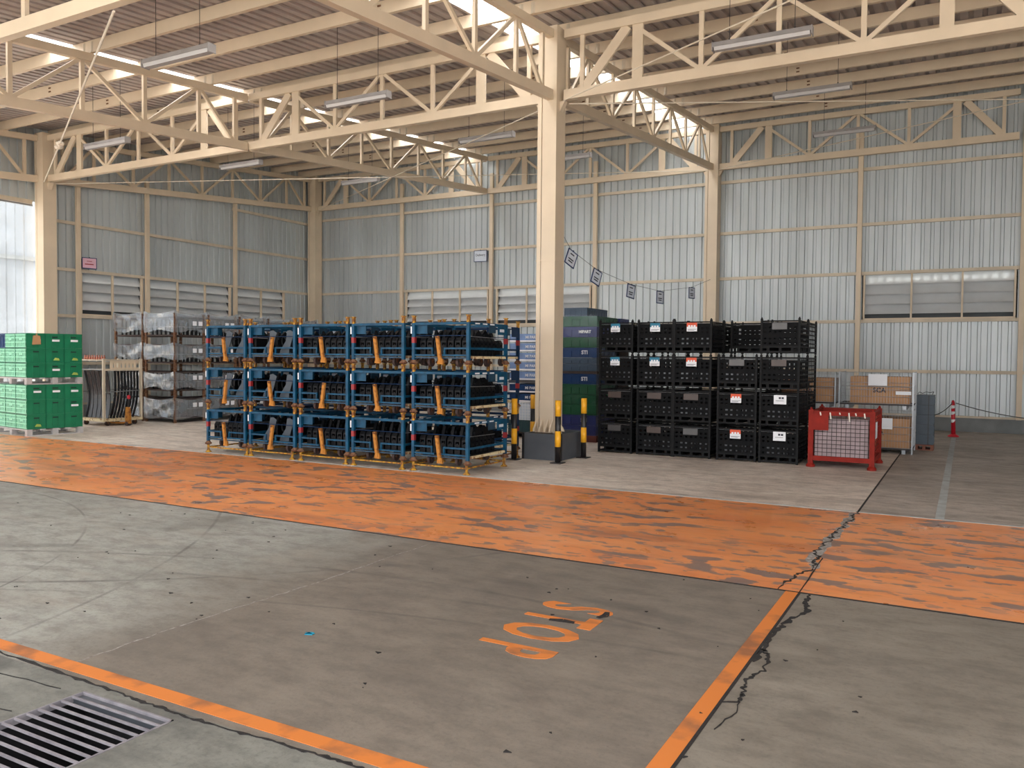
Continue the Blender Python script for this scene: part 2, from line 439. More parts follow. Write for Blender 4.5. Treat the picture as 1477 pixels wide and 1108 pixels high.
part('painted_edge', MB().box(WL, XR, LB, LB + 0.045, 0, 0.003), linewhite, floor, label='thin white edge of the lane')
part('floor_joint', MB().box(XJ - 0.006, XJ + 0.010, 0.2, LF, 0, 0.003), crack_m, floor)
part('floor_joint', MB().box(XJ - 0.010, XJ + 0.010, LB, WB, 0, 0.003), crack_m, floor)
part('floor_joint', MB().box(WL, XR, LF - 0.018, LF + 0.004, 0, 0.003), crack_m, floor)
def jag(pts, w0, w1, n, seed, amp):
    rr = random.Random(seed); out = []; ws = []
    for i in range(len(pts) - 1):
        for k in range(n):
            t = k / n
            x = pts[i][0] * (1-t) + pts[i+1][0] * t; y = pts[i][1] * (1-t) + pts[i+1][1] * t
            out.append((x + rr.uniform(-amp, amp), y + rr.uniform(-amp, amp))); ws.append(w0 + (w1 - w0) * rr.random() ** 2)
    out.append(pts[-1]); ws.append(w0)
    return out, ws
def crack(pts, w0, w1, n=4, seed=1, amp=0.012, m=crack_m, z=0.004, name='floor_crack'):
    p, ws = jag(pts, w0, w1, n, seed, amp)
    return part(name, MB().ribbon(p, ws, 0, z), m, floor)
crack([(-4.9, 2.50), (-3.6, 2.47), (-2.9, 2.45), (-2.18, 2.48), (-1.6, 2.47)], 0.004, 0.026, 26, 2, 0.007)
crack([(-0.90, 5.86), (-0.89, 5.62), (-0.86, 5.46), (-0.93, 5.18), (-0.955, 4.95)], 0.008, 0.045, 9, 3)
crack([(-0.95, 4.95), (-0.955, 4.4)], 0.01, 0.045, 14, 13, 0.008)
crack([(-0.95, 4.62), (-0.90, 4.5), (-0.88, 4.30), (-0.93, 4.12), (-0.90, 3.95), (-0.895, 3.83)], 0.005, 0.03, 9, 4)
crack([(-0.895, 3.84), (-0.965, 3.80)], 0.006, 0.012, 4, 5, 0.004)
crack([(-0.895, 3.84), (-0.88, 3.72), (-0.90, 3.62), (-0.92, 3.5)], 0.003, 0.007, 4, 6, 0.006)
crack([(-0.985, 9.30), (-1.0, 8.6), (-1.03, 7.9), (-1.06, 7.1), (-1.0, 6.62)], 0.05, 0.11, 8, 7, 0.03, chip_m, 0.003, 'crumbled_edge')
crack([(-0.975, 9.33), (-0.99, 8.8), (-1.03, 8.1), (-1.06, 7.2), (-1.0, 6.62)], 0.006, 0.04, 16, 8, 0.03)
crack([(-1.0, 6.62), (-1.08, 6.35), (-1.12, 5.9)], 0.005, 0.03, 10, 9, 0.02)
crack([(-0.985, 7.0), (-0.975, 5.9)], 0.006, 0.01, 6, 10, 0.003)
crack([(-4.01, 2.6), (-4.03, 3.5), (-3.98, 4.3), (-4.0, 5.86)], 0.004, 0.012, 12, 11, 0.012, chip_m, 0.0015)
for k, (a, b, c, d) in enumerate([(-4.6, 2.3, -3.75, 2.36), (-2.9, 1.9, -1.6, 2.25), (-4.4, 1.95, -3.7, 2.1), (-2.5, 1.6, -2.0, 2.0)]):
    crack([(a, b), (c, d)], 0.002, 0.006, 10, 20 + k, 0.008)
# STOP lettering sprayed on the slab, read towards the front
for ch, y in (('S', 4.77), ('T', 4.52), ('O', 4.25), ('P', 3.93)):
    text(ch, 0.66, lineorange, floor, (-2.17, y, 0.001), (0, 0, -PI/2), 'painted_letter', 0.002, 0.014, 0.50)
part('scuffed_patch', MB().ribbon([(-1.955, 4.66), (-1.93, 4.72), (-1.945, 4.79)], [.03, .05, .03], 0, 0.0042).ribbon([(-2.2, 4.48), (-2.12, 4.5), (-2.04, 4.5)], [.03, .05, .03], 0, 0.0042), crack_m, floor)
# blue scrap, leaves of dirt
rr = random.Random(5)
m_ = MB().grid(lambda u, v: (u * 0.05 + 0.01 * math.sin(5 * v), v * 0.035, 0.006 + 0.012 * math.sin(3.1 * u) * math.cos(2 * v)), 5, 4)
m_.box(0, .045, 0, .03, 0, 0.005)
solo('plastic_scrap', m_, mat('teal_scrap', (40, 150, 178), 0.4), 'small torn blue plastic scrap lying on the brown concrete slab', 'litter', (-3.29, 3.52, 0), 0.4)
mb = MB()
for k in range(90):
    x, y = rr.uniform(-9, 1.5), rr.uniform(2.7, 5.8)
    s_ = rr.uniform(0.004, 0.014); a = rr.uniform(0, 6)
    mb.prism([(x + s_*1.8*math.cos(a), y + s_*math.sin(a)), (x + s_*math.cos(a+2), y + s_*math.sin(a+2)), (x + s_*math.cos(a+4), y + s_*math.sin(a+4))], 'z', 0, 0.004)
o = solo('dirt_flakes', mb, crack_m, 'loose dark dirt flakes scattered over the concrete slabs', 'dirt', (0, 0, 0)); o['kind'] = 'stuff'

# drain grate
t = thing('drain_grate', 'steel drain grate of parallel bars over a dark pit in the near slab', 'grate', (GX0, GY0, 0))
part('frame', MB().box(GX0 + .002, GX1 - .002, GY1 - .012, GY1 - .002, -0.03, 0.003).box(GX0 + .002, GX0 + .01, GY0 + .002, GY1 - .002, -0.03, 0.003).box(GX1 - .01, GX1 - .002, GY0 + .002, GY1 - .002, -0.03, 0.003).box(GX0 + .01, GX1 - .01, GY0 + .002, GY0 + .01, -0.03, 0.003), gratem, t, (GX0, GY0, 0))
part('ledge', MB().box(GX0 + .01, GX1 - .01, GY1 - .06, GY1 - .012, -0.04, -0.012), boxg, t, (GX0, GY0, 0))
k = 0; y = GY1 - 0.062
while y > GY0 + 0.03:
    part('grate_bar', MB().box(GX0 + .01, GX1 - .01, y - 0.007, y + 0.003, -0.007, 0.002), gratem, t, (GX0, GY0, 0)); y -= 0.0535

# ================================================================== WALLS
def corrugated(mb, a, b, z0, z1, place, P=0.2, dep=0.035):
    """trapezoid sheet from a to b along the wall; place(t, depth, z) -> point"""
    pts = []; t = a; n = 0
    prof = [(0.0, 0), (0.115, 0), (0.13, 1), (0.185, 1), (0.2, 0)]
    while t < b - 1e-6:
        for (q, d) in prof[:-1]:
            if t + q <= b: pts.append((t + q, d * dep))
        t += P
    pts.append((b, 0))
    k = len(mb.v)
    for (t, d) in pts: mb.v += [place(t, d, z0), place(t, d, z1)]
    for i in range(len(pts) - 1): mb.f.append((k + 2*i, k + 2*i+2, k + 2*i+3, k + 2*i+1))
    return mb
ZG = [0.32, 1.36, 2.55, 3.70, 4.87, 6.19]           # girt heights
ROOFZ = lambda y: zc(y) + 1.31
bw = lambda t, d, z: (t, WB + d, z)
def top(y, z): return ROOFZ(y) + .01 if z > 90 else z
mb = MB()
xe = XR + 1
corrugated(mb, WL, xe, 0.30, 2.55, bw)
corrugated(mb, WL, xe, 3.70, ROOFZ(WB), bw)
bl = [(-15.80, -12.72, 2), (-12.44, -9.35, 2), (-2.23, 0.92, 2)]       # louvre bays
segs = [(WL, -15.80), (-12.72, -12.44), (-9.35, -2.23), (0.92, xe)]
for a, b in segs: corrugated(mb, a, b, 2.55, 3.70, bw)
wall_back = struct('wall_back', mb, zinc)
lw = lambda t, d, z: (WL - d, t, top(t, z))
ll = [(13.00, 14.80, 1), (14.98, 17.86, 2), (18.08, 20.12, 1)]
mb = MB()
corrugated(mb, Y0 + 0.1, WB, 0.30, 2.55, lw)
corrugated(mb, Y0 + 0.1, WB + .05, 3.70, 99, lw)
for a, b in ((Y0 + 0.1, 13.0), (14.80, 14.98), (17.86, 18.08), (20.12, WB)): corrugated(mb, a, b, 2.55, 3.70, lw)
corrugated(mb, YF, Y0 + 0.1, 5.25, 99, lw)
wall_left = struct('wall_left', mb, zinc)
struct('baseboard_back', MB().box(WL, xe, WB - 0.12, WB + 0.10, 0, 0.31), kerb_m)
struct('baseboard_left', MB().box(WL - 0.10, WL + 0.12, Y0 + 0.25, WB - .12, 0, 0.31), kerb_m)

mb = MB(); corrugated(mb, 7.5, WB, 0.0, 99, lambda t, d, z: (XR + 1 + d, t, top(t, z)))
struct('wall_right', mb, zinc)  # unseen side wall, closed only part way to set the light inside
# girts and posts belong to the walls
def girt(x0, x1, z, h=0.075):
    part('girt', MB().box(x0, x1, WB - 0.075, WB - 0.003, z - h/2, z + h/2), cream_d, wall_back)
for z in ZG: girt(WL, xe, z)
for x in (-15.9, -12.58, -9.21, -2.33, 1.03, 4.4):
    part('wall_post', MB().box(x - 0.055, x + 0.055, WB - 0.16, WB - 0.078, 0.31, zc(WB) + .6), cream, wall_back)
def lgirt(y0, y1, z, h=0.075):
    part('girt', MB().box(WL + 0.003, WL + 0.075, y0, y1, z - h/2, z + h/2), cream_d, wall_left)
for z in (0.32, 1.36, 2.55, 3.70, 4.87): lgirt(Y0 + .2, WB - .08, z)
lgirt(17.95, WB - .08, 6.05)
for z in (5.22,): lgirt(YF, Y0 - .2, z, 0.10)
for y in (12.9, 14.89, 17.97):
    part('wall_post', MB().box(WL + 0.078, WL + 0.16, y - 0.05, y + 0.05, 0.31, 6.3), cream, wall_left)

nwin = 0
def louvre(a, b, nd, place, nrm):
    """place(t, d, z): d>0 outwards. Slats bow inwards; frame and mullions in cream"""
    global nwin
    nwin += 1
    mb = MB()
    def bx(m, t0, t1, d0, d1, z0, z1):
        P = [place(t, d, z) for t in (t0, t1) for d in (d0, d1) for z in (z0, z1)]
        xs = [p[0] for p in P]; ys = [p[1] for p in P]; zs = [p[2] for p in P]
        return m.box(min(xs), max(xs), min(ys), max(ys), min(zs), max(zs))
    for t in (a, b - 0.04): bx(mb, t, t + 0.04, -0.06, 0.02, 2.60, 3.66)
    bx(mb, a, b, -0.06, 0.02, 2.58, 2.62)
    o = struct('window_%d' % nwin, mb, cream)
    for i in range(1, nd + 1):
        t = a + (b - a) * i / (nd + 1)
        part('mullion', bx(MB(), t - 0.02, t + 0.02, -0.06, 0.0, 2.62, 3.66), cream, o)
    for j in range(4):
        z = 3.66 - 0.235 * (j + 1)
        def fn(u, v, z=z):
            ang = v * 1.15
            d = 0.02 + 0.18 * v ** 1.3
            return place(a + 0.01 + (b - a - 0.02) * u, 0.18 - d, z + 0.285 * (1 - v) + 0.0)
        part('louvre_slat', MB().grid(fn, 1, 6), louvre_m, o, smooth=True)
    lb = MB(); bx(lb, a, b, 0.21, 0.23, 2.50, 3.76); bx(lb, a - .03, a - .002, 0.0, 0.23, 2.50, 3.76); bx(lb, b + .002, b + .03, 0.0, 0.23, 2.50, 3.76); bx(lb, a, b, 0.037, 0.209, 3.725, 3.76); bx(lb, a, b, 0.037, 0.209, 2.50, 2.545)
    part('louvre_light_block', lb, louvre_shade_m, o)  # added dark box: blocks daylight and darkens the gap under the slats
    part('window_sill', bx(MB(), a, b, -0.02, 0.16, 2.56, 2.60), louvre_m, o)
for a, b, n in bl: louvre(a, b, n, bw, 0)
for a, b, n in ll: louvre(a, b, n, lw, 1)

# ================================================================== ROOF
def roofsheet(mb, xa, xb, P=0.2, dep=0.04):
    prof = [(0.0, 0), (0.115, 0), (0.13, 1), (0.185, 1)]
    pts = []; t = xa
    while t < xb - 1e-6:
        for (q, d) in prof:
            if t + q <= xb: pts.append((t + q, d * dep))
        t += P
    pts.append((xb, 0)); k = len(mb.v)
    for (x, d) in pts:
        mb.v += [(x, YF, ROOFZ(YF) + d), (x, WB + 0.3, ROOFZ(WB + 0.3) + d)]
    for i in range(len(pts) - 1): mb.f.append((k+2*i, k+2*i+1, k+2*i+3, k+2*i+2))
    return mb
SKY = [(XM - 1.00, XM - 0.42), (X0 - 0.98, X0 - 0.36)]
mb = MB()
roofsheet(mb, WL - .2, SKY[0][0]); roofsheet(mb, SKY[0][1], SKY[1][0]); roofsheet(mb, SKY[1][1], xe)
ceil = struct('ceiling', mb, zinc_roof)
for a, b in SKY:
    part('roof_light', roofsheet(MB(), a, b), skylight_m, ceil, label='translucent roof sheet')

# purlins: C sections running along X
pur_y = [11.0 + 1.225 * k for k in range(-11, 9)]
for i, y in enumerate(pur_y):
    zb = zc(y) + 1.105; h = 0.195
    n = len(pur_y) - i
    t = thing('roof_purlin', 'cream steel roof purlin, %s counted forward from the back wall' % (ORD[n-1] if n <= 18 else 'row %d' % n), 'roof beam', (WL, y, zb), 0, 'purlins under the roof sheets')
    oo = (WL, y, zb)
    mb = MB().box(WL, xe, y - 0.006, y + 0.0, zb, zb + h).box(WL, xe, y, y + 0.06, zb, zb + 0.006).box(WL, xe, y, y + 0.06, zb + h - 0.006, zb + h)
    part('web', mb, cream, t, oo)
    for xt in (XM, X0):
        for sx in (-1, 1):
            part('end_cleat', MB().cyl((xt + sx * 0.10, y + 0.03, zb + .006), (xt + sx * 0.10, y + 0.03, zb + 0.17), 0.05, n=8), cream_d, t, oo)
    for xt in (XL + B/2 + 0.4, XM + B/2 + 1.6, X0 + B/2 - .6):
        for dz in (0.06, 0.13):
            part('bolt', MB().box(xt - 0.03, xt + 0.03, y - 0.018, y - 0.006, zb + dz - 0.012, zb + dz + 0.012), rust, t, oo)

# trusses
CH = 0.155
def truss(name, label, P, Q, kinds, n, wide=(), w2=0.06):
    """P,Q = ends of the underside of the bottom chord. kinds[k] 0=bottom node, 1 = top node"""
    P = Vector(P); Q = Vector(Q); T = 0.97
    o = tuple(P)
    t = thing(name, label, 'roof truss', o)
    at = lambda s, z: P.lerp(Q, s) + Vector((0, 0, z))
    side = (Q - P).normalized().cross(Vector((0, 0, 1))).normalized()
    part('bottom_chord', MB().bar(at(0, CH/2), at(1, CH/2), 0.10, CH), cream, t, o)
    part('top_chord', MB().bar(at(0, T + .065), at(1, T + .065), 0.10, .13), cream, t, o)
    L = (Q - P).length
    for k in range(n + 1):
        s = min(max(k / n, 0.3 / L), 1 - 0.3 / L)
        ww = 0.17 if k in wide else 0.07
        if k in wide: s += (0.12 if k < n / 2 else -0.12) / L
        part('vertical_strut', MB().bar(at(s, CH - .01), at(s, T + .01), 0.05, ww, up=(Q - P).normalized()), cream, t, o)
    for k in range(n):
        s0, s1 = k / n, (k + 1) / n
        e = 0.32 / L
        if k == 0: s0 = e
        if k == n - 1: s1 = 1 - e
        z0, z1 = (CH, T) if k % 2 == 0 else (T, CH)
        ww = 0.15 if (k == 0 or k == n - 1) and wide else w2
        off = 0.05 / L
        if z0 < z1: s1 -= off; s0 += off * 0.6
        else: s0 += off; s1 -= off * 0.6
        part('diagonal_strut', MB().bar(at(s0, z0), at(s1, z1), 0.045, ww), cream, t, o)
    return t
pY = lambda x, y: (x, y, zc(y))
# trusses running away from the camera
truss('roof_truss', 'cream lattice truss along the left wall above the louvres, from near column to corner', pY(XL, Y0 + .17), pY(XL, Y1 - .17), 0, 8)
truss('roof_truss', 'cream lattice truss along the left wall over the open doorway', pY(XL, YF), pY(XL, Y0 - .17), 0, 12)
truss('roof_truss', 'cream lattice truss running back midway between the left and centre columns, far half', pY(XM, Y0 + .06), pY(XM, Y1 - .06), 0, 8)
truss('roof_truss', 'cream lattice truss running back midway between left and centre columns, near half', pY(XM, Y0 - D), pY(XM, Y0 - .06), 0, 8)
truss('roof_truss', 'cream lattice truss running back from the centre column to the wall column', pY(X0, Y0 + .17), pY(X0, Y1 - .17), 0, 8)
truss('roof_truss', 'cream lattice truss from the centre column towards the camera overhead', pY(X0, Y0 - D), pY(X0, Y0 - .17), 0, 8)
truss('roof_truss', 'cream lattice truss running back at the right edge of the hall', pY(XR, YF), pY(XR, Y1), 0, 20)
# trusses parallel to the back wall
rows = [(Y0, 'level with the centre column'), (Y1, 'against the back wall')]
bays = [(XL, XM, 'leftmost bay'), (XM, X0, 'bay left of the centre column'), (X0, X0 + B, 'bay right of the centre column'), (X0 + B, XR, 'rightmost bay')]
for (yy, rn) in rows:
    for bi, (xa, xb, bn) in enumerate(bays):
        ca = 0.17 if bi in (0, 2) else 0.055; cb = 0.17 if bi == 1 else 0.055
        truss('roof_truss', 'cream lattice truss %s, %s' % (rn, bn), (xa + ca, yy, zc(yy)), (xb - cb, yy, zc(yy)), 0, 6, wide=(1, 5))
for (xa, xb, bn) in ((XL, XM, 'from the left wall to the middle truss'), (XM, X0, 'ending at the truss above the camera')):
    truss('roof_truss', 'cream lattice truss nearest the camera, %s' % bn, (xa + .055, 5.5, zc(5.5) + .02), (xb - .055, 5.5, zc(5.5) + .02), 0, 6, wide=(1, 5))

# columns
def column(x, y, label, ztop, base=False, w=0.33):
    t = thing('steel_column', label, 'column', (x, y, 0)); o = (x, y, 0)
    h = w / 2; z0 = 0.0
    # H section: two flanges + web + stiffened outer faces
    part('flange', MB().box(x - h, x - h + .07, y - h, y - h + 0.02, z0, ztop), cream, t, o)
    part('cover_plate', MB().box(x - h + .084, x + h, y - h, y - h + 0.02, z0, ztop), cream, t, o)
    part('side_plate', MB().box(x + h - .02, x + h, y - h + .02, y + h - .02, z0, ztop), cream, t, o)
    part('flange', MB().box(x - h, x + h, y + h - 0.02, y + h, z0, ztop), cream, t, o)
    part('web', MB().box(x - 0.10, x + 0.09, y - h + 0.035, y + h - 0.02, z0, ztop), cream, t, o)
    zk = zc(y)
    part('bracket', MB().prism([(x - h - .001, zk - 0.02), (x - h - 0.09, zk - 0.02), (x - h - .001, zk - 0.18)], 'y', y - .05, y + .05).prism([(x + h + .001, zk - 0.02), (x + h + 0.09, zk - 0.02), (x + h + .001, zk - 0.18)], 'y', y - .05, y + .05), cream, t, o)
    part('joint_plate', MB().box(x - h - .006, x + h + .006, y - h - .006, y + h + .006, 3.15, 3.17), cream, t, o)
    if base:
        for dx in (-0.13, -0.03, 0.07, 0.15):
            part('base_gusset', MB().prism([(y - h, 0.42), (y - h - 0.12, 0.42), (y - h - 0.10, 0.47), (y - h, 0.62)], 'x', x + dx - .012, x + dx + .012), cream, t, o)
        for sx in (-1, 1):
            part('base_gusset', MB().prism([(x + sx * h, 0.42), (x + sx * (h + 0.12), 0.42), (x + sx * (h + 0.10), 0.47), (x + sx * h, 0.62)], 'y', y - .012, y + .012), cream, t, o)
    return t
column(X0 - .06, Y0, 'cream steel column at the centre of the hall, standing in a grey guard box', zc(Y0) + 1.15, True)
column(XL + .06, Y0, 'cream steel column at left beside the plastic curtain doorway', zc(Y0) + 1.15)
column(X0, Y1, 'cream steel column on the back wall behind the black cages', zc(Y1) + 1.15)
column(XL + 0.06, Y1 - .02, 'cream steel column in the far left corner of the hall', zc(Y1) + 1.15)
column(XR, Y1, 'cream steel column at the far right of the back wall', zc(Y1) + 1.15)
column(XR, Y0, 'cream steel column at the right, level with the centre column', zc(Y0) + 1.15)

# guard box round the centre column
gx0, gx1, gy0, gy1 = -6.14, -5.50, 11.50, 12.42
t = thing('guard_box', 'dark grey steel guard box around the foot of the centre column', 'guard box', (gx0, gy0, 0)); o = (gx0, gy0, 0)
part('front_panel', MB().box(gx0, gx1, gy0, gy0 + .02, 0.0, 0.41), boxg, t, o)
part('back_panel', MB().box(gx0, gx1, gy1 - .02, gy1, 0.0, 0.41), boxg, t, o)
for x in (gx0, gx1 - .02): part('side_panel', MB().box(x, x + .02, gy0 + .02, gy1 - .02, 0.0, 0.41), boxg, t, o)
for x in (gx0, gx1): part('corner_strip', MB().box(x - .02, x + .02, gy0 - .006, gy0 + .05, 0, 0.415), boxk, t, o)
part('top_plate', MB().box(gx0 + .02, gx1 - .02, gy0 + .02, Y0 - .17, 0.39, 0.40), boxk, t, o)

# bollards
def bollard(x, y, label):
    t = thing('bollard', label, 'bollard', (x, y, 0), 0, 'striped bollards round the centre column'); o = (x, y, 0)
    part('base_plate', MB().box(x - .09, x + .09, y - .09, y + .09, 0, 0.012), bol_k, t, o)
    part('post', MB().cyl((x, y, 0.012), (x, y, 0.955), 0.044, n=18), bol_k, t, o, True)
    for z0, z1 in ((0.25, 0.49), (0.715, 0.957)):
        part('yellow_band', MB().cyl((x, y, z0), (x, y, z1), 0.046, n=18), bol_y, t, o, True)
bollard(-6.20, 11.31, 'black and yellow bollard between the blue racks and the guard box')
bollard(-5.42, 11.27, 'black and yellow bollard directly in front of the guard box')
bollard(-5.37, 12.12, 'black and yellow bollard right of the guard box, before the blue crates')
bollard(-6.62, 12.75, 'black and yellow bollard mostly hidden behind the centre column')

# bracing rods
def rod(p, q, label, r=0.010):
    o = thing('bracing_rod', label, 'tension rod', p)
    part('rod', MB().cyl(p, q, r, n=6), rod_m, o, p)
    return o
ze = 0.03
rod((XL, Y0, zc(Y0) - ze), (X0 - .1, Y1 - .2, zc(Y1) - ze), 'thin cream bracing rod running from the left column towards the back wall column')
rod((X0 - .2, Y0 + .1, zc(Y0) - ze), (XL + .3, Y1 - .2, zc(Y1) - ze), 'thin cream bracing rod from the centre column to the far left corner')
rod((X0 + .2, Y0 + .1, zc(Y0) - ze), (XR, Y1, zc(Y1) - ze), 'thin cream bracing rod from centre column to the far right of the back wall')
rod((X0 + .2, Y1 - .2, zc(Y1) - ze), (XR, Y0, zc(Y0) - ze), 'thin cream bracing rod from the back wall column out to the right')
rod((X0 + .2, Y0 - .1, zc(Y0) - ze), (X0 + 2*B*.8, Y0 - D*.78, zc(Y0 - D*.78) - ze), 'thin cream bracing rod rising from centre column to the upper right')
p0, p1 = (XL + .25, Y0 - .15, zc(Y0) - ze), (-7.84, 5.57, 5.16)
t = rod(p0, p1, 'thin cream bracing rod from the left column up to the nearest truss', 0.014)
for k in (0.37, 0.40):
    c = Vector(p0).lerp(Vector(p1), k)
    part('tied_rag', MB().lathe(tuple(c - Vector(p0)), [(0.005, -.05), (.06, -.03), (.08, 0), (.05, .03), (0.01, .05)], 7), plasticcap, t)

# lamps
LAMPS = [(-9.26, 7.02, 'nearest the upper left'), (-2.94, 10.60, 'at top right, nearest'), (-2.93, 14.30, 'at right, middle of three'), (-2.95, 18.46, 'at right, before the back wall truss'),
         (-8.93, 10.06, 'left of the centre column, nearer one'), (-8.9, 13.9, 'just left of the centre column top'), (-8.9, 17.6, 'partly behind the centre column'),
         (-14.80, 9.92, 'beside the left column'), (-14.78, 13.16, 'over the wrapped racks'), (-14.9, 17.4, 'near the far left corner')]
def make_lamp():
    t = thing('batten_lamp', '', 'ceiling lamp', (0, 0, 0), 0, 'hanging batten lamps')
    part('housing', MB().prism([(-.06, -.01), (.06, -.01), (.045, .05), (-.045, .05)], 'x', 0, 1.2), lampbody, t)
    part('cover', MB().prism([(-.055, -.012), (-.04, -.055), (.04, -.055), (.055, -.012)], 'x', 0.015, 1.185), lampglass, t)
    for x in (-.012, 1.2): part('end_cap', MB().box(x, x + .012, -.062, .062, -.057, .052), lampbody, t)
    for x in (.2, 1.0):
        part('hook', MB().box(x - .01, x + .01, -.01, .01, .05, .075), boxk, t)
    return t
lamp0 = make_lamp()
SNAP[lamp0.name] = list(KIDS[lamp0.name])
for i, (x, y, ds) in enumerate(LAMPS):
    z = zc(y) + (0.02 if y < 14 else 0.12)
    c = lamp0 if i == 0 else dup(lamp0)
    c.location = (x, y, z); c['label'] = 'long grey batten lamp hanging from the roof, ' + ds
    for dx in (.2, 1.0):
        part('hanger_cable', MB().cyl((dx, 0, .07), (dx, 0, ROOFZ(y) - z), 0.004, n=5), boxk, c)

# ================================================================== hanging signs on the rope
def sign(name, label, loc, rz, tilt, w_, h_, mp, lines=3):
    t = thing(name, label, 'sign', loc); t.rotation_euler = (0, tilt, rz)
    f = MB()
    b = .018
    f.box(-w_/2, w_/2, -.006, .006, h_/2 - b, h_/2).box(-w_/2, w_/2, -.006, .006, -h_/2, -h_/2 + b)
    f.box(-w_/2, -w_/2 + b, -.006, .006, -h_/2 + b, h_/2 - b).box(w_/2 - b, w_/2, -.006, .006, -h_/2 + b, h_/2 - b)
    part('frame', f, navyframe, t)
    part('clip', MB().box(-.012, .012, -.008, .008, h_/2, h_/2 + .012), boxk, t)
    part('sheet', MB().box(-w_/2 + b, w_/2 - b, -.003, .003, -h_/2 + b, h_/2 - b), mp, t)
    return t
SIG = [(12.58, 3.27, 0.42, 'partly hidden by the centre column', 'PART', 'AREA'), (13.66, 3.055, 0.36, 'second from the centre column', 'ZONE', 'PART'),
       (15.39, 2.93, 0.15, 'third from the centre column', 'PART', 'STOCK'), (17.15, 2.93, 0.03, 'fourth from the centre column', 'PART', 'AREA'), (19.48, 3.195, 0.0, 'nearest the back wall column', 'PART', 'OK')]
rope_pts = [(X0 + .05, 12.2, 3.62)]
for i, (y, z, tl, ds, a, b) in enumerate(SIG):
    s_ = sign('hanging_sign', 'small white notice in a navy frame on a cord, %s' % ds, (X0 + .03, y, z), PI/2 - .3, tl, .25, .27, paper_s)
    for dz, wd in ((.07, .10), (-.02, .13), (-.06, .11)):
        part('printed_line', MB().box(-wd/2, wd/2, -.006, -.003, dz - .010, dz + .010), ink, s_)
    rope_pts.append((X0 + .03, y, z + .137))
rope_pts.append((X0 + .02, Y1 - .2, 3.66))
solo('sign_cord', MB().tube([(a - rope_pts[0][0], b - rope_pts[0][1], c - rope_pts[0][2]) for a, b, c in rope_pts], 0.004, 5), chain_m, 'thin sagging cord carrying five framed notices between two columns', 'cord', rope_pts[0])
t = sign('wall_sign', 'landscape notice in a navy frame on the back wall reading Delivery', (-12.98, WB - .090, 4.67), 0, 0, .46, .35, paper_s)
text('Delivery', .10, ink, t, (0, -.005, .03), FRONT, 'lettering', .0015)
t = sign('pink_sign', 'pink notice in a dark frame high on the left wall beside the louvres', (WL + .19, 13.15, 3.90), PI/2 - .25, 0, .36, .28, paper_p)
part('printed_line', MB().box(-.06, .06, -.006, -.003, .04, .055), redband, t); part('printed_line', MB().box(-.11, .10, -.006, -.003, -.04, -.015), redband, t)
part('sign_box', MB().box(-.18, .18, .007, .09, -.14, .10), navyframe, t)

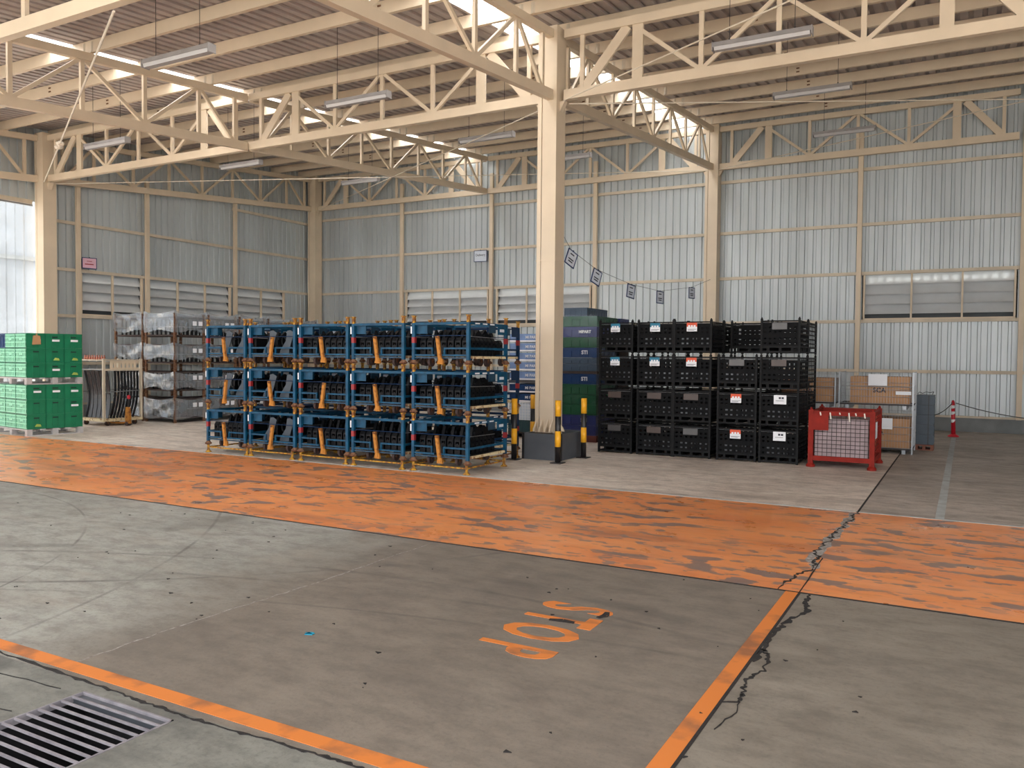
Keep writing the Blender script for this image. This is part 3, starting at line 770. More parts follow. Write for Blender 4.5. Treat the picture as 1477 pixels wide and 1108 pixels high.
# ================================================================== BLUE RACKS
TZ = 0.685                       # tier pitch
def make_rack(Wd, Dp, full=True, mblue=None, bluepanel=True):
    """one stacking rack; origin = front left post, z of cups at 0; built to stand on z=0 cups"""
    mb_ = mblue or blue
    t = thing('stacking_rack', '', 'stacking rack', (0, 0, 0))
    for (x, y) in ((0, 0), (Wd, 0), (0, Dp), (Wd, Dp)):
        part('post', MB().box(x - .022, x + .022, y - .022, y + .022, .035, .55), mb_, t)
        part('post_stub', MB().box(x - .019, x + .019, y - .019, y + .019, .55, TZ - .045).box(x - .028, x + .028, y - .028, y + .028, TZ - .045, TZ - .033), yellow_r, t)
        part('foot_cup', MB().lathe((x, y, -.03), [(.022, 0), (.055, .012), (.058, .025), (.035, .05), (.024, .065)], 10), rust, t)
    for (x, y) in ((0, 0), (Wd, Dp)):
        part('red_band', MB().box(x - .0245, x + .0245, y - .0245, y + .0245, .27, .35), redband, t)
    for y in (0, Dp):
        part('top_beam', MB().box(.022, Wd - .022, y - .015, y + .015, .52, .555), mb_, t)
        part('rod', MB().cyl((.022, y, .37), (Wd - .022, y, .37), .006, n=6), navy, t)
        for z in (.195, .10):
            part('lower_rail', MB().box(.022, Wd * (.36 if z > .15 else .40), y - .012, y + .012, z - .012, z + .012), mb_, t)
            part('lower_rail', MB().box(Wd * (.56 if z > .15 else .52), Wd - .022, y - .012, y + .012, z - .012, z + .012), mb_, t)
        for xs in (Wd * .36 - .02, Wd * .56): part('pocket_stay', MB().box(xs, xs + .02, y - .012, y + .012, .112, .183), mb_, t)
        part('base_rail', MB().box(.022, Wd - .022, y - .010, y + .010, .055, .075), blue_d, t)
    for x in (0, Wd):
        part('side_beam', MB().box(x - .015, x + .015, .022, Dp - .022, .52, .555), mb_, t)
        part('side_rail', MB().box(x - .012, x + .012, .022, Dp - .022, .18, .21), mb_, t)
        part('cream_rail', MB().box(x - .015, x + .015, .022, Dp - .022, .055, .09), cream_rust, t)
        part('side_rod', MB().cyl((x, .022, .36), (x, Dp * .7, .35), .005, n=6), metal_g, t)
    if bluepanel:
        part('side_plate', MB().box(.0, .006, .03, Dp * .28, .40, .53).box(.024, .20, .03, .036, .40, .52), mb_, t)
    part('end_plate', MB().box(Wd + .015, Wd + .021, Dp * .74, Dp - .03, .40, .53), mb_, t)
    part('end_plate', MB().box(Wd + .015, Wd + .021, Dp * .50, Dp * .68, .42, .52), blue_d, t)
    for k in range(3):
        part('stencil_mark', MB().box(Wd + .0151, Wd + .017, .15 + k * .2, .27 + k * .2, .53, .548), paper, t)
    if full:
        part('end_note', MB().box(Wd + .0212, Wd + .0225, Dp * .79, Dp - .09, .44, .48), paper_s, t)
        part('tray', MB().box(.03, Wd - .03, .03, Dp - .03, .085, .10), dark, t)
        # latch lever with rusty foot
        lv = part('latch_lever', MB().bar((Wd * .47, -.045, .36), (Wd * .53, -.045, -.005), .035, .045, up=(1, 0, 0)), orange_r, t)
        part('lever_foot', MB().prism([(Wd*.53 - .05, -.02), (Wd*.53 + .045, -.025), (Wd*.53 + .035, .05), (Wd*.53 - .03, .06)], 'y', -.055, -.02), orange_r, lv)
        part('lever_pin', MB().cyl((Wd * .47, -.075, .345), (Wd * .47, -.018, .345), .012, n=8), rust, lv)
        part('document_pocket', MB().box(-.045, -.024, -.02, -.015, .40, .50), paper, t)
    for x in (.22 * Wd, .74 * Wd):
        for y in (.14, Dp - .14):
            c = part('caster', MB().cyl((x - .02, y, .005), (x + .02, y, .005), .066, n=16).cyl((x - .021, y, -.005), (x + .021, y, -.005), .02, n=10), rubber, t)
            part('caster_fork', MB().prism([(y - .035, .055), (y + .035, .055), (y + .012, -.01), (y - .012, -.01)], 'x', x - .028, x - .022).prism([(y - .035, .055), (y + .035, .055), (y + .012, -.01), (y - .012, -.01)], 'x', x + .022, x + .028), rust, c)
    return t
def make_base(Wd, Dp):
    t = thing('base_frame', '', 'rack base', (0, 0, 0))
    for (x, y) in ((0, 0), (Wd, 0), (0, Dp), (Wd, Dp)):
        part('foot', MB().lathe((x, y, 0), [(.05, 0), (.05, .012), (.028, .03), (.02, .05), (.02, .128)], 10), yellow_r, t)
    for y in (0, Dp): part('rail', MB().box(.02, Wd - .02, y - .01, y + .01, .075, .095), yellow_r, t)
    for x in (0, Wd): part('rail', MB().box(x - .01, x + .01, .02, Dp - .02, .075, .095), yellow_r, t)
    return t
# contents
def bracket_mb():
    mb = MB()
    # pierced stamping: two webs with a hole, flange feet and a hooked top
    mb.box(-.045, -.03, 0, .05, 0, .20).box(.03, .045, 0, .05, 0, .20).box(-.03, .03, 0, .012, .0, .06).box(-.03, .03, 0, .012, .105, .135).box(-.03, .03, 0, .012, .175, .20)
    mb.box(-.03, -.012, 0, .012, .06, .105).box(.012, .03, 0, .012, .06, .105).box(-.012, .012, 0, .012, .135, .15)
    mb.prism([(0, .20), (.06, .20), (.09, .235), (.03, .245)], 'x', -.045, .045)
    return mb
def bar_mb():
    return MB().prism([(0, 0), (.6, 0), (.6, .26), (.54, .36), (.44, .30), (.36, .37), (.26, .29), (.18, .36), (.08, .30), (.04, .36), (0, .24)], 'x', -.022, .022).cyl((-.05, .06, .27), (.05, .06, .27), .022, n=8).cyl((-.05, .30, .27), (.05, .30, .27), .022, n=8).cyl((-.05, .5, .27), (.05, .5, .27), .022, n=8).box(-.045, .045, .0, .6, 0, .015)
def fin_mb():
    mb = MB()
    mb.prism([(0, 0), (.20, 0), (.20, .06), (.30, .33), (.22, .37), (.16, .36), (.13, .20), (.02, .06)], 'y', 0, .012)
    mb.prism([(.05, 0), (.20, 0), (.20, .03), (.05, .03)], 'y', .012, .05)
    return mb
def curl_mb():
    mb = MB(); pts = []
    for i in range(9):
        a = math.pi * (0.15 + 1.5 * i / 8); pts.append((.045 * math.cos(a), 0, .20 + .07 * math.sin(a)))
    mb.tube(pts, .012, 6); mb.cyl((.02, 0, 0), (0.0, 0, .15), .014, n=6); mb.box(-.03, .05, -.03, .03, 0, .012)
    return mb
RM = {}
def mesh_once(key, mb, m):
    if key not in RM: RM[key] = mb.mesh(key, m)
    return RM[key]
def put(name, key, mbf, m, loc, label, cat, group, rz=0):
    me = RM.get(key) or mesh_once(key, mbf(), m)
    o = bpy.data.objects.new(name, me); o.location = loc; o.rotation_euler = (0, 0, rz); link(o)
    o['label'] = label; o['category'] = cat; o['group'] = group
    return o
FY = 9.44
SX = [(-10.93, -10.08), (-9.96, -9.02), (-8.90, -7.98), (-7.87, -6.97), (-6.81, -5.91)]
WDR, DPR = 0.885, 1.03
TN = ['bottom', 'middle', 'top']
rack0 = make_rack(WDR, DPR); base0 = make_base(WDR, DPR)
rackb = make_rack(WDR, 0.92, full=False, mblue=navy); baseb = make_base(WDR, .92)
used = set()
def use(proto, **k):
    if proto.name in used: return dup(proto, **k)
    used.add(proto.name); SNAP[proto.name] = list(KIDS.get(proto.name, []))
    proto.location = k['loc']; proto['label'] = k['label']; proto['group'] = k['group']
    return proto
for si, (xa, xb) in enumerate(SX):
    fy = FY + (0.03 if si == 4 else 0)
    use(base0, loc=(xa, fy, 0), label='low yellow base frame under the %s blue rack stack from the left' % ORD[si], group='yellow base frames under the front racks')
    for ti in range(3):
        z = 0.155 + ti * TZ
        r = use(rack0, loc=(xa, fy, z), label='blue stacking rack, %s tier of the %s front stack from the left' % (TN[ti], ORD[si]), group='blue stacking racks, front row')
        sx = (xb - xa) / WDR; r.scale = (sx, 1, 1)
        if (si, ti) in ((0, 1), (1, 0), (1, 2), (2, 1)):
            for ch in KIDS[r.name]:
                if ch.name.startswith('latch_lever'): ch.scale.x = -1; ch.location.x = WDR * 1.02
        where = '%s rack of the %s blue stack' % (TN[ti], ORD[si])
        zz = z + .102
        if si >= 2 or (si == 0 and ti == 0):
            n = 7
            for k in range(n):
                put('stamped_bracket', 'bracket', bracket_mb, dark, (xa + .10 + k * (xb - xa - .2) / (n - 1), fy + .075, zz), 'dark pierced bracket, %s from left, %s' % (ORD[k], where), 'metal part', 'dark pierced brackets in the blue racks')
            if si == 4:
                for k in range(6):
                    put('stamped_bracket', 'bracket', bracket_mb, dark, (xb - .075, fy + .26 + k * .11, zz), 'dark pierced bracket at right end, %s from front, %s' % (ORD[k], where), 'metal part', 'dark pierced brackets in the blue racks', PI/2)
            for k in range(5):
                put('dark_bar', 'bar', bar_mb, dark, (xa + .13 + k * (xb - xa - .29) / 4, fy + .32, zz), 'dark humped metal part, %s from left, %s' % (ORD[k], where), 'metal part', 'dark formed bars in the blue racks')
        else:
            for k in range(2):
                put('seat_fin', 'fin', fin_mb, grey_fin, (xa + .16 + k * .36, fy + .10, zz), 'grey curved fin panel, %s from left, %s' % (ORD[k], where), 'panel', 'grey fin panels in the left blue racks')
            for k in range(5):
                put('curled_hook', 'curl', curl_mb, dark, (xa + .14 + k * .15, fy + .28, zz), 'dark curled hook, %s from left, %s' % (ORD[k], where), 'metal part', 'dark curled hooks in the left blue racks')
            for k in range(3):
                put('dark_bar', 'bar', bar_mb, dark, (xa + .2 + k * .25, fy + .36, zz), 'dark humped metal part, %s from left, %s' % (ORD[k], where), 'metal part', 'dark formed bars in the blue racks')
# second row
for si, (xa, xb) in enumerate(SX):
    xx = xa - .36; fy = 10.64
    use(baseb, loc=(xx, fy, 0), label='low yellow base frame under the %s rear stack, behind the front blue racks' % ORD[si], group='yellow base frames under the rear racks')
    for ti in range(3):
        use(rackb, loc=(xx, fy, 0.155 + ti * TZ), label='navy stacking rack, %s tier of the %s rear stack from the left' % (TN[ti], ORD[si]), group='navy stacking racks, rear row')
        if si == 4 or ti == 2:
            zz = 0.155 + ti * TZ + .098
            for k in range(4):
                put('stamped_bracket', 'bracket', bracket_mb, dark, (xx + WDR - .09 - .2 * (k % 2), fy + .2 + k * .17, zz), 'dark pierced bracket, %s from front, %s rack of the %s rear stack' % (ORD[k], TN[ti], ORD[si]), 'metal part', 'dark pierced brackets in the rear racks', PI/2)

# ================================================================== BLACK CAGES
CT = 0.565
def make_cage(Wd, Dp):
    t = thing('black_cage', '', 'cage', (0, 0, 0))
    for (x, y) in ((0, 0), (Wd, 0), (0, Dp), (Wd, Dp)):
        part('post', MB().box(x - .017, x + .017, y - .017, y + .017, 0, .545).cyl((x, y, .545), (x, y, CT - .002), .012, n=8), black, t)
    for y in (0, Dp):
        part('top_rail', MB().box(.017, Wd - .017, y - .011, y + .011, .495, .515), black, t)
        part('base_rail', MB().box(.017, Wd - .017, y - .012, y + .012, .02, .045), black, t)
        part('deck_rail', MB().box(.017, Wd - .017, y - .012, y + .012, .095, .125), black, t)
        # punched panel: solid strips between rows of square holes
        p = MB(); s = -1 if y == 0 else 1; ya, yb = y - .005, y + .005
        rows = [(.125, .150), (.175, .225), (.250, .325), (.355, .385), (.42, .47)]
        for (a, b) in rows: p.box(.017, Wd - .017, ya, yb, a, b)
        nh = 7; step = (Wd - .034) / nh
        for (a, b) in ((.150, .175), (.225, .250), (.325, .355), (.385, .42)):
            x = .017
            for k in range(nh + 1):
                ww = step * (.48 if (k + int(a * 1000)) % 3 else .62)
                c = .017 + k * step
                p.box(max(.017, c - ww / 2), min(Wd - .017, c + ww / 2), ya, yb, a, b)
        part('punched_panel', p, black2, t)
        part('hanging_rod', MB().cyl((.02, y, .485), (Wd - .02, y, .485), .004, n=5), metal_g, t)
    for x in (0, Wd):
        m2 = MB()
        for z in (.03, .11, .17, .24, .31, .38, .45, .505): m2.box(x - .008, x + .008, .017, Dp - .017, z - .009, z + .009)
        for k in range(1, 8): m2.box(x - .004, x + .004, Dp * k / 8 - .006, Dp * k / 8 + .006, .11, .505)
        part('side_bars', m2, black, t)
    part('deck', MB().box(.02, Wd - .02, .02, Dp - .02, .10, .112), black2, t)
    for x in (.18 * Wd, .5 * Wd, .82 * Wd): part('skid', MB().box(x - .02, x + .02, .012, Dp - .012, .02, .095), black, t)
    return t
BX = [-5.50, -4.81, -4.19, -3.46, -2.80]
BWd = [.58, .60, .60, .59, .56]
cage0 = make_cage(0.60, 0.76)
def block_mb():
    return MB().box(-.03, .03, -.06, .06, 0, .09).cyl((0, -.065, .05), (0, .065, .05), .022, n=8).box(-.035, .035, -.05, -.03, .09, .15)
LBL = {(0, 2): 'b', (0, 3): 'b', (1, 2): 'b', (1, 3): 'b', (2, 2): 'o', (2, 3): 'o', (3, 0): 'o', (3, 1): 'o', (4, 0): 'w', (4, 1): 'w',
       (0, 0): 'g', (0, 1): 'r', (1, 0): 'r', (1, 1): 'r', (2, 0): 'g', (2, 1): 'r', (3, 2): 'g', (4, 2): 'r', (4, 3): 'g'}
KN = {'b': 'a blue and white placard', 'o': 'an orange and white placard', 'w': 'a white placard', 'g': 'a grey sleeve', 'r': 'a brown sleeve'}
TN4 = ['bottom', 'second', 'third', 'top']
for ci in range(5):
    for ti in range(4):
        for ri in range(2):
            if ri == 0 and (ci, ti) == (3, 3): continue
            x = BX[ci]; y = 13.07 + ri * .80; z = ti * CT
            kd = LBL.get((ci, ti))
            lab = 'black cage, %s tier, %s column from the left' % (TN4[ti], ORD[ci]) + (', rear row' if ri else (', with ' + KN[kd] if kd else ''))
            c = use(cage0, loc=(x, y, z), label=lab, group='black steel cages')
            c.scale = (BWd[ci] / .60, 1, 1)
            if ri == 1 and ci == 4 and ti >= 2:
                for ch in list(KIDS[c.name]):
                    if ch.name.startswith('punched_panel'): KIDS[c.name].remove(ch); bpy.data.objects.remove(ch)
            if ri == 0 and kd:
                cx = .29 + (.03 if kd == 'w' else 0); zb = .355
                if kd in 'bo':
                    p_ = part('placard', MB().box(cx - .085, cx + .085, -.021, -.018, zb, zb + .14), paper, c, label='white placard with coloured head')
                    part('placard_head', MB().box(cx - .085, cx + .085, -.0225, -.0212, zb + .075, zb + .14), label_b if kd == 'b' else label_o, p_)
                    for k in range(3): part('placard_icon', MB().box(cx - .06 + k * .045, cx - .03 + k * .045, -.0238, -.0226, zb + .065 + .01 * (k % 2), zb + .10), paper, p_)
                    part('placard_print', MB().box(cx - .07, cx + .07, -.022, -.0212, zb + .03, zb + .036).box(cx - .07, cx + .04, -.022, -.0212, zb + .015, zb + .02), ink, p_)
                elif kd == 'w':
                    p_ = part('placard', MB().box(cx - .10, cx + .10, -.021, -.018, zb, zb + .14), paper, c, label='white placard')
                    part('placard_print', MB().box(cx - .02, cx + .015, -.022, -.0212, zb + .08, zb + .11).box(cx + .025, cx + .06, -.022, -.0212, zb + .08, zb + .11).box(cx - .07, cx + .06, -.022, -.0212, zb + .05, zb + .056), ink, p_)
                else:
                    part('sleeve', MB().box(cx - .12, cx + .12, -.021, -.018, zb + .02, zb + .12), paper_g if kd == 'g' else paper_b, c)
            if ri == 0 and not (ci == 4 and ti >= 2):
                for k in range(5):
                    put('metal_casting', 'casting', block_mb, metal_g if (ti < 2) else dark, (x + .10 + k * (BWd[ci] - .2) / 4, y + .16, z + .113), 'small casting, %s from left, %s cage of the %s black column' % (ORD[k], TN4[ti], ORD[ci]), 'metal part', 'castings inside the black cages')

# ================================================================== RED CAGE
t = thing('red_cage', 'red steel cage with grey mesh front beside the black cages', 'cage', (-2.03, 13.0, 0)); W_, D_ = .85, 1.03
for (x, y) in ((0, 0), (W_, 0), (0, D_), (W_, D_)):
    part('post', MB().box(x - .035, x + .035, y - .035, y + .035, .05, .86), redp, t)
    part('foot', MB().lathe((x, y, 0), [(.065, 0), (.065, .03), (.04, .06), (.036, .09)], 12), redp, t)
    part('post_pin', MB().lathe((x, y, .86), [(.02, 0), (.02, .02), (.005, .04)], 8), redp, t)
for y in (0, D_):
    part('top_rail', MB().box(.035, W_ - .035, y - .02, y + .02, .78, .845), redp, t)
    part('bottom_rail', MB().box(.035, W_ - .035, y - .025, y + .025, .10, .17), redp, t)
for x in (0, W_):
    part('top_rail', MB().box(x - .02, x + .02, .035, D_ - .035, .78, .845), redp, t)
    part('bottom_rail', MB().box(x - .025, x + .025, .035, D_ - .035, .10, .17), redp, t)
m_ = MB()
for k in range(1, 12): m_.cyl((.035 + k * (W_ - .07) / 12, -.012, .17), (.035 + k * (W_ - .07) / 12, -.012, .78), .004, n=5)
for k in range(1, 10): m_.cyl((.035, -.018, .17 + k * .061), (W_ - .035, -.018, .17 + k * .061), .004, n=5)
part('mesh_front', m_, wire_d, t)
m_ = MB()
for k in range(1, 9): m_.box(W_ - .005, W_ + .005, .035, D_ - .035, .17 + k * .068, .185 + k * .068)
for k in range(1, 6): m_.box(W_ - .004, W_ + .004, k * D_ / 6 - .006, k * D_ / 6 + .006, .17, .78)
part('mesh_side', m_, redp, t)
part('deck', MB().box(.035, W_ - .035, .035, D_ - .035, .13, .15), redp, t)
part('name_plate', MB().box(.03, .25, -.045, -.038, .56, .80), redp, t)
part('side_note', MB().box(W_ + .036, W_ + .039, .05, .30, .46, .70), paper, t, label='white paper note')
for k, (x, h) in enumerate(((.13, .05), (.27, .10), (.40, .03), (.53, .13), (.62, .04), (.74, .07))):
    part('string_tag', MB().bar((x, -.045, .83), (x + .012, -.047, .83 - h), .018, .004, up=(0, 1, 0)), tagw, t)
def liner_fn(u, v): return (.05 + .74 * u, 0.03 + 0.012 * math.sin(19 * u) * math.sin(3 * v), .151 + .58 * v)
m_ = MB().grid(liner_fn, 24, 8).box(.05, .79, .045, .95, .151, .73)
solo('sacking_bundle', m_, mauve, 'grey mauve wrapped bundle filling the red cage', 'bundle', (-2.03, 13.0, 0))

# ================================================================== WIRE CAGES with cartons
def wire_cage(x, y, z, W_, D_, Hh, label):
    t = thing('wire_cage', label, 'cage', (x, y, z), 0, 'zinc wire cages against the right stack')
    m_ = MB(); n = int(W_ / .045)
    for k in range(n + 1): m_.cyl((k * W_ / n, 0, .10), (k * W_ / n, 0, Hh), .0028, n=4)
    for zz in (.10, .22, .34, .46, Hh): m_.cyl((0, 0, zz), (W_, 0, zz), .004, n=5)
    m_.cyl((0, 0, Hh * .62), (W_, 0, Hh * .62), .008, n=5)
    part('mesh_front', m_, wire_m, t)
    for xx in (0, W_):
        m_ = MB(); n2 = int(D_ / .06)
        for k in range(n2 + 1): m_.cyl((xx, k * D_ / n2, .10), (xx, k * D_ / n2, Hh), .0028, n=4)
        for zz in (.10, .25, .4, Hh): m_.cyl((xx, 0, zz), (xx, D_, zz), .004, n=5)
        part('mesh_side', m_, wire_m, t)
    for xx in (0, W_):
        for yy in (0, D_): part('corner_post', MB().box(xx - .012, xx + .012, yy - .012, yy + .012, .0, Hh + .01), wire_m, t)
    part('base', MB().box(0, W_, 0, D_, .07, .095), wire_d, t)
    for xx in (.10, W_ - .16): part('skid', MB().box(xx, xx + .06, 0.01, D_ - .01, 0, .07), wire_m, t)
    return t
def carton(x, y, z, W_, D_, Hh, label, txt='SCA'):
    t = thing('carton', label, 'box', (x, y, z), 0, 'brown cartons in the wire cages')
    part('body', MB().box(0, W_, 0, D_, 0, Hh), card, t)
    part('flap', MB().box(0.005, W_ - .005, 0.005, D_ / 2 - .005, Hh, Hh + .006).box(0.005, W_ - .005, D_ / 2 + .005, D_ - .005, Hh, Hh + .006), card, t)
    part('seam', MB().box(W_ * .3, W_ * .3 + .004, -.001, 0, 0, Hh), card_r, t)
    text(txt, .11, ink, t, (W_ / 2, -.002, Hh * .5), FRONT, 'lettering', .001, .003)
    return t
wire_cage(-1.97, 15.58, .76, 1.18, .80, .64, 'zinc wire cage with a large carton, upper one of the pair beside the red cage')
carton(-1.80, 15.62, .857, .95, .70, .46, 'large brown carton in the upper wire cage')
wire_cage(-1.97, 15.58, 0, 1.18, .80, .748, 'zinc wire cage at floor level half hidden by the red cage')
carton(-1.85, 15.62, .097, 1.02, .70, .50, 'brown carton in the floor level wire cage')
wire_cage(-3.2, 15.58, .76, 1.16, .80, .60, 'zinc wire cage whose left part hides behind the black cages')
carton(-3.0, 15.62, .857, .93, .70, .42, 'brown carton seen between the black cages and the large carton')
wire_cage(-3.2, 15.58, 0, 1.16, .80, .748, 'zinc wire cage at floor level behind the black cages')
solo('delivery_note', MB().box(0, .30, -.003, 0, 0, .20), paper, 'white delivery note on the upper wire cage', 'note', (-1.50, 15.5755, 1.17))
solo('delivery_note', MB().box(0, .20, -.003, 0, 0, .19), paper, 'white delivery note on the floor level wire cage', 'note', (-1.30, 15.5755, .42))
solo('delivery_note', MB().box(0, .24, -.003, 0, 0, .06), paper, 'narrow white strip note on the right of the upper wire cage', 'note', (-1.06, 15.5755, 1.02))

# ================================================================== crate helper
def make_crate(W_, D_, Hh, m, ribs=6, name='crate', lab_m=None, slots=False):
    t = thing(name, '', 'crate', (0, 0, 0))
    b = MB().box(0.008, W_ - .008, .008, D_ - .008, 0, Hh - .03)
    b.box(0, W_, 0, D_, Hh - .035, Hh).box(0.002, W_ - .002, .002, D_ - .002, 0, .018)
    for k in range(ribs + 1):
        x = .004 + k * (W_ - .02) / ribs
        b.box(x, x + .010, 0, .008, .018, Hh - .035).box(x, x + .010, D_ - .008, D_, .018, Hh - .035)
    rb = max(2, int(ribs * D_ / W_))
    for k in range(rb + 1):
        y = .004 + k * (D_ - .02) / rb
        b.box(0, .008, y, y + .010, .018, Hh - .035).box(W_ - .008, W_, y, y + .010, .018, Hh - .035)
    part('body', b, m, t)
    part('handle_rim', MB().box(W_ * .36, W_ * .64, -.004, 0, Hh - .055, Hh - .03), m, t)
    return t

# ---- dark crate stack near the delineator
cr = make_crate(.29, .40, .175, grey_crate, 4)
part('strap', MB().box(.19, .205, -.004, -.001, 0, .175), bol_k, cr)
for k in range(5):
    lab = 'dark blue grey crate, %s from the floor, beside the wire cages' % ORD[k]
    use(cr, loc=(-.78, 16.5, .105 + k * .178), label=lab, group='dark grey crates by the wire cages')
solo('wooden_pallet', MB().box(0, .30, 0, .42, .075, .10).box(0, .30, 0, .42, 0, .018).box(0, .05, 0, .42, .018, .075).box(.12, .17, 0, .42, .018, .075).box(.25, .30, 0, .42, .018, .075), card_r, 'small brown wooden pallet under the dark grey crates', 'pallet', (-.79, 16.49, 0))
solo('tied_strap', MB().tube([(0, 0, 0), (.03, 0, .04), (.08, 0, .015), (.14, 0, .045), (.20, 0, .03), (.26, 0, .05), (.24, 0, .0)], .006, 5), bol_k, 'black strap loop on top of the dark grey crates', 'strap', (-.77, 16.6, 1.005))

# ---- delineator with chain
t = thing('delineator_post', 'red and white delineator post at the end of the white floor line', 'traffic post', (-.22, 19.85, 0))
part('base', MB().lathe((0, 0, 0), [(.11, 0), (.11, .02), (.07, .045), (.05, .06)], 16), cone_r, t, smooth=True)
part('post', MB().cyl((0, 0, .055), (-.02, 0, .74), .045, .034, n=14), cone_r, t, smooth=True)
for z in (.30, .47, .60): part('white_band', MB().cyl((-.02 * z / .74, 0, z), (-.02 * (z + .07) / .74, 0, z + .07), .046 - .012 * (z / .74), n=14), cone_w, t, smooth=True)
part('knob', MB().lathe((-.02, 0, .74), [(.025, 0), (.03, .02), (.0, .045)], 10), cone_r, t, smooth=True)
def sag(p, q, s, n=10):
    out = []
    for i in range(n + 1):
        u = i / n; out.append((p[0] + (q[0]-p[0])*u, p[1] + (q[1]-p[1])*u, p[2] + (q[2]-p[2])*u - 4*s*u*(1-u)))
    return out
solo('barrier_chain', MB().tube(sag((0, 0, 0), (-.48, -2.8, -.10), .12), .010, 5), chain_m, 'thin barrier chain from the delineator back to the dark crates', 'chain', (-.25, 19.83, .72))
solo('barrier_chain', MB().tube(sag((0, 0, 0), (2.2, .9, -.35), .10), .010, 5), chain_m, 'thin barrier chain from the delineator off to the right', 'chain', (-.19, 19.83, .72))

# ================================================================== STI crate stack behind the column
sx0, sy0 = -7.02, 14.40
solo('wooden_pallet', MB().box(0, .92, 0, 1.1, .10, .125).box(0, .92, 0, .1, 0, .10).box(0, .92, .5, .6, 0, .10).box(0, .92, 1.0, 1.1, 0, .10), palletr, 'red brown pallet under the tall stack of blue and green crates', 'pallet', (sx0 - .02, sy0, 0))
stk = [('v', .19, None), ('v', .20, 'STI'), ('g', .20, None), ('g', .19, None), ('g', .20, None), ('b', .20, 'STI'), ('p', .05, None), ('s', .14, None), ('s', .12, None), ('b', .19, 'STI'), ('g', .20, None), ('v', .20, 'MIPART'), ('g', .20, None)]
cm = {'v': (viol_crate, 'violet blue'), 'g': (green_d, 'deep green'), 'b': (blue_crate, 'dark blue'), 's': (slate_crate, 'slate blue')}
protos = {}
z = .125; cnt = 0
for k, (kk, hh, tx) in enumerate(stk):
    if kk == 'p':
        solo('divider_board', MB().box(0, .92, 0, 1.1, 0, hh - .004), palletk, 'dark divider board halfway up the blue and green crate stack', 'board', (sx0 - .02, sy0, z)); z += hh; continue
    m_, nm = cm[kk]
    wd = .88; cnt += 1
    c = make_crate(wd, 1.05, hh - .004, m_, 5)
    c.location = (sx0, sy0 + .02, z)
    c['label'] = '%s lidded crate, %s from the floor in the tall stack behind the column' % (nm, ORD[cnt - 1]); c['group'] = 'blue and green crates behind the column'
    if tx: text(tx, .10 if tx == 'STI' else .075, paper, c, (wd * .72, -.008, hh * .5), FRONT, 'lettering', .001, .003)
    z += hh
zt = z
c = make_crate(.50, 1.05, .20, slate_crate, 4); c.location = (sx0 - .08, sy0 + .6, zt); c['label'] = 'slate blue crate on top of the stack behind the centre column'; c['group'] = 'blue and green crates behind the column'
solo('stretch_film', MB().box(-.01, .90, -.01, 1.07, 0, 1.05).box(-.01, .90, -.01, 1.07, 1.30, 2.3), stretch_m, 'clear stretch film wound around the blue and green crate stack', 'plastic film', (sx0 - .002, sy0 + .012, .13))
for k, (z0_, lb) in enumerate([(.13, 'lower')]): pass
c = make_crate(.60, .50, .20, viol_crate, 4); c.location = (sx0 + .30, sy0 + 1.15, zt - .20)
c['label'] = 'violet crate at the back right edge of the tall crate stack'
c2 = solo('wooden_crate_stand', MB().box(0, .60, 0, .50, 0, .02).box(0, .03, 0, .5, .02, zt - .205).box(.57, .60, 0, .5, .02, zt - .205).box(.03, .57, .2, .22, .02, zt - .205), palletk, 'dark upright stand hidden behind the tall crate stack', 'stand', (sx0 + .30, sy0 + 1.15, 0))

# ---- pale blue crates, wire cage, teal crate left of the column
px0, py0 = -8.12, 14.55
solo('wooden_pallet', MB().box(0, .78, 0, .8, .08, .11).box(0, .1, 0, .8, 0, .08).box(.34, .44, 0, .8, 0, .08).box(.68, .78, 0, .8, 0, .08), palletk, 'dark pallet under the teal crate between racks and column', 'pallet', (px0, py0, 0))
z = .11
c = make_crate(.78, .78, .24, teal_d, 5); c.location = (px0, py0, z); c['label'] = 'dark teal crate below the white wire basket between racks and column'; z += .24
t = thing('wire_basket', 'white wire basket between the teal crate and the blue crates', 'basket', (px0, py0, z)); m_ = MB()
for k in range(13): m_.cyl((k * .78 / 12, 0, 0), (k * .78 / 12, 0, .36), .005, n=4)
for k in range(7): m_.cyl((0, 0, .005 + k * .058), (.78, 0, .005 + k * .058), .005, n=4)
part('mesh_front', m_, cone_w, t)
part('sack', MB().box(.03, .75, .03, .7, 0, .33), paper_s, t)
part('rim', MB().box(0, .78, 0, .02, .345, .36).box(0, .78, .76, .78, .345, .36).box(0, .02, .02, .76, .345, .36).box(.76, .78, .02, .76, .345, .36).box(0, .02, 0, .02, 0, .345).box(.76, .78, 0, .02, 0, .345).box(0, .02, .76, .78, 0, .345).box(.76, .78, .76, .78, 0, .345), cone_w, t)
z += .362
for k in range(7):
    mm, nm = (blue_crate, 'mid blue') if k < 2 else (sky_crate, 'pale blue')
    if k == 2:
        solo('divider_board', MB().box(0, .78, 0, .78, 0, .06), paper_g, 'grey board splitting the mid blue and pale blue crates', 'board', (px0, py0, z)); z += .062
    c = make_crate(.74, .74, .165, mm, 4); c.location = (px0 + .02, py0 + .01, z); c['group'] = 'blue lidded crates between racks and column'
    c['label'] = '%s crate, %s from the bottom of the stack between racks and column' % (nm, ORD[k])
    part('white_rim', MB().box(.0, .74, -.010, -.0045, .004, .035), cone_w, c)
    text('MI PART', .075, paper, c, (.50, -.012, .095), FRONT, 'lettering', .001, .002)
    z += .19

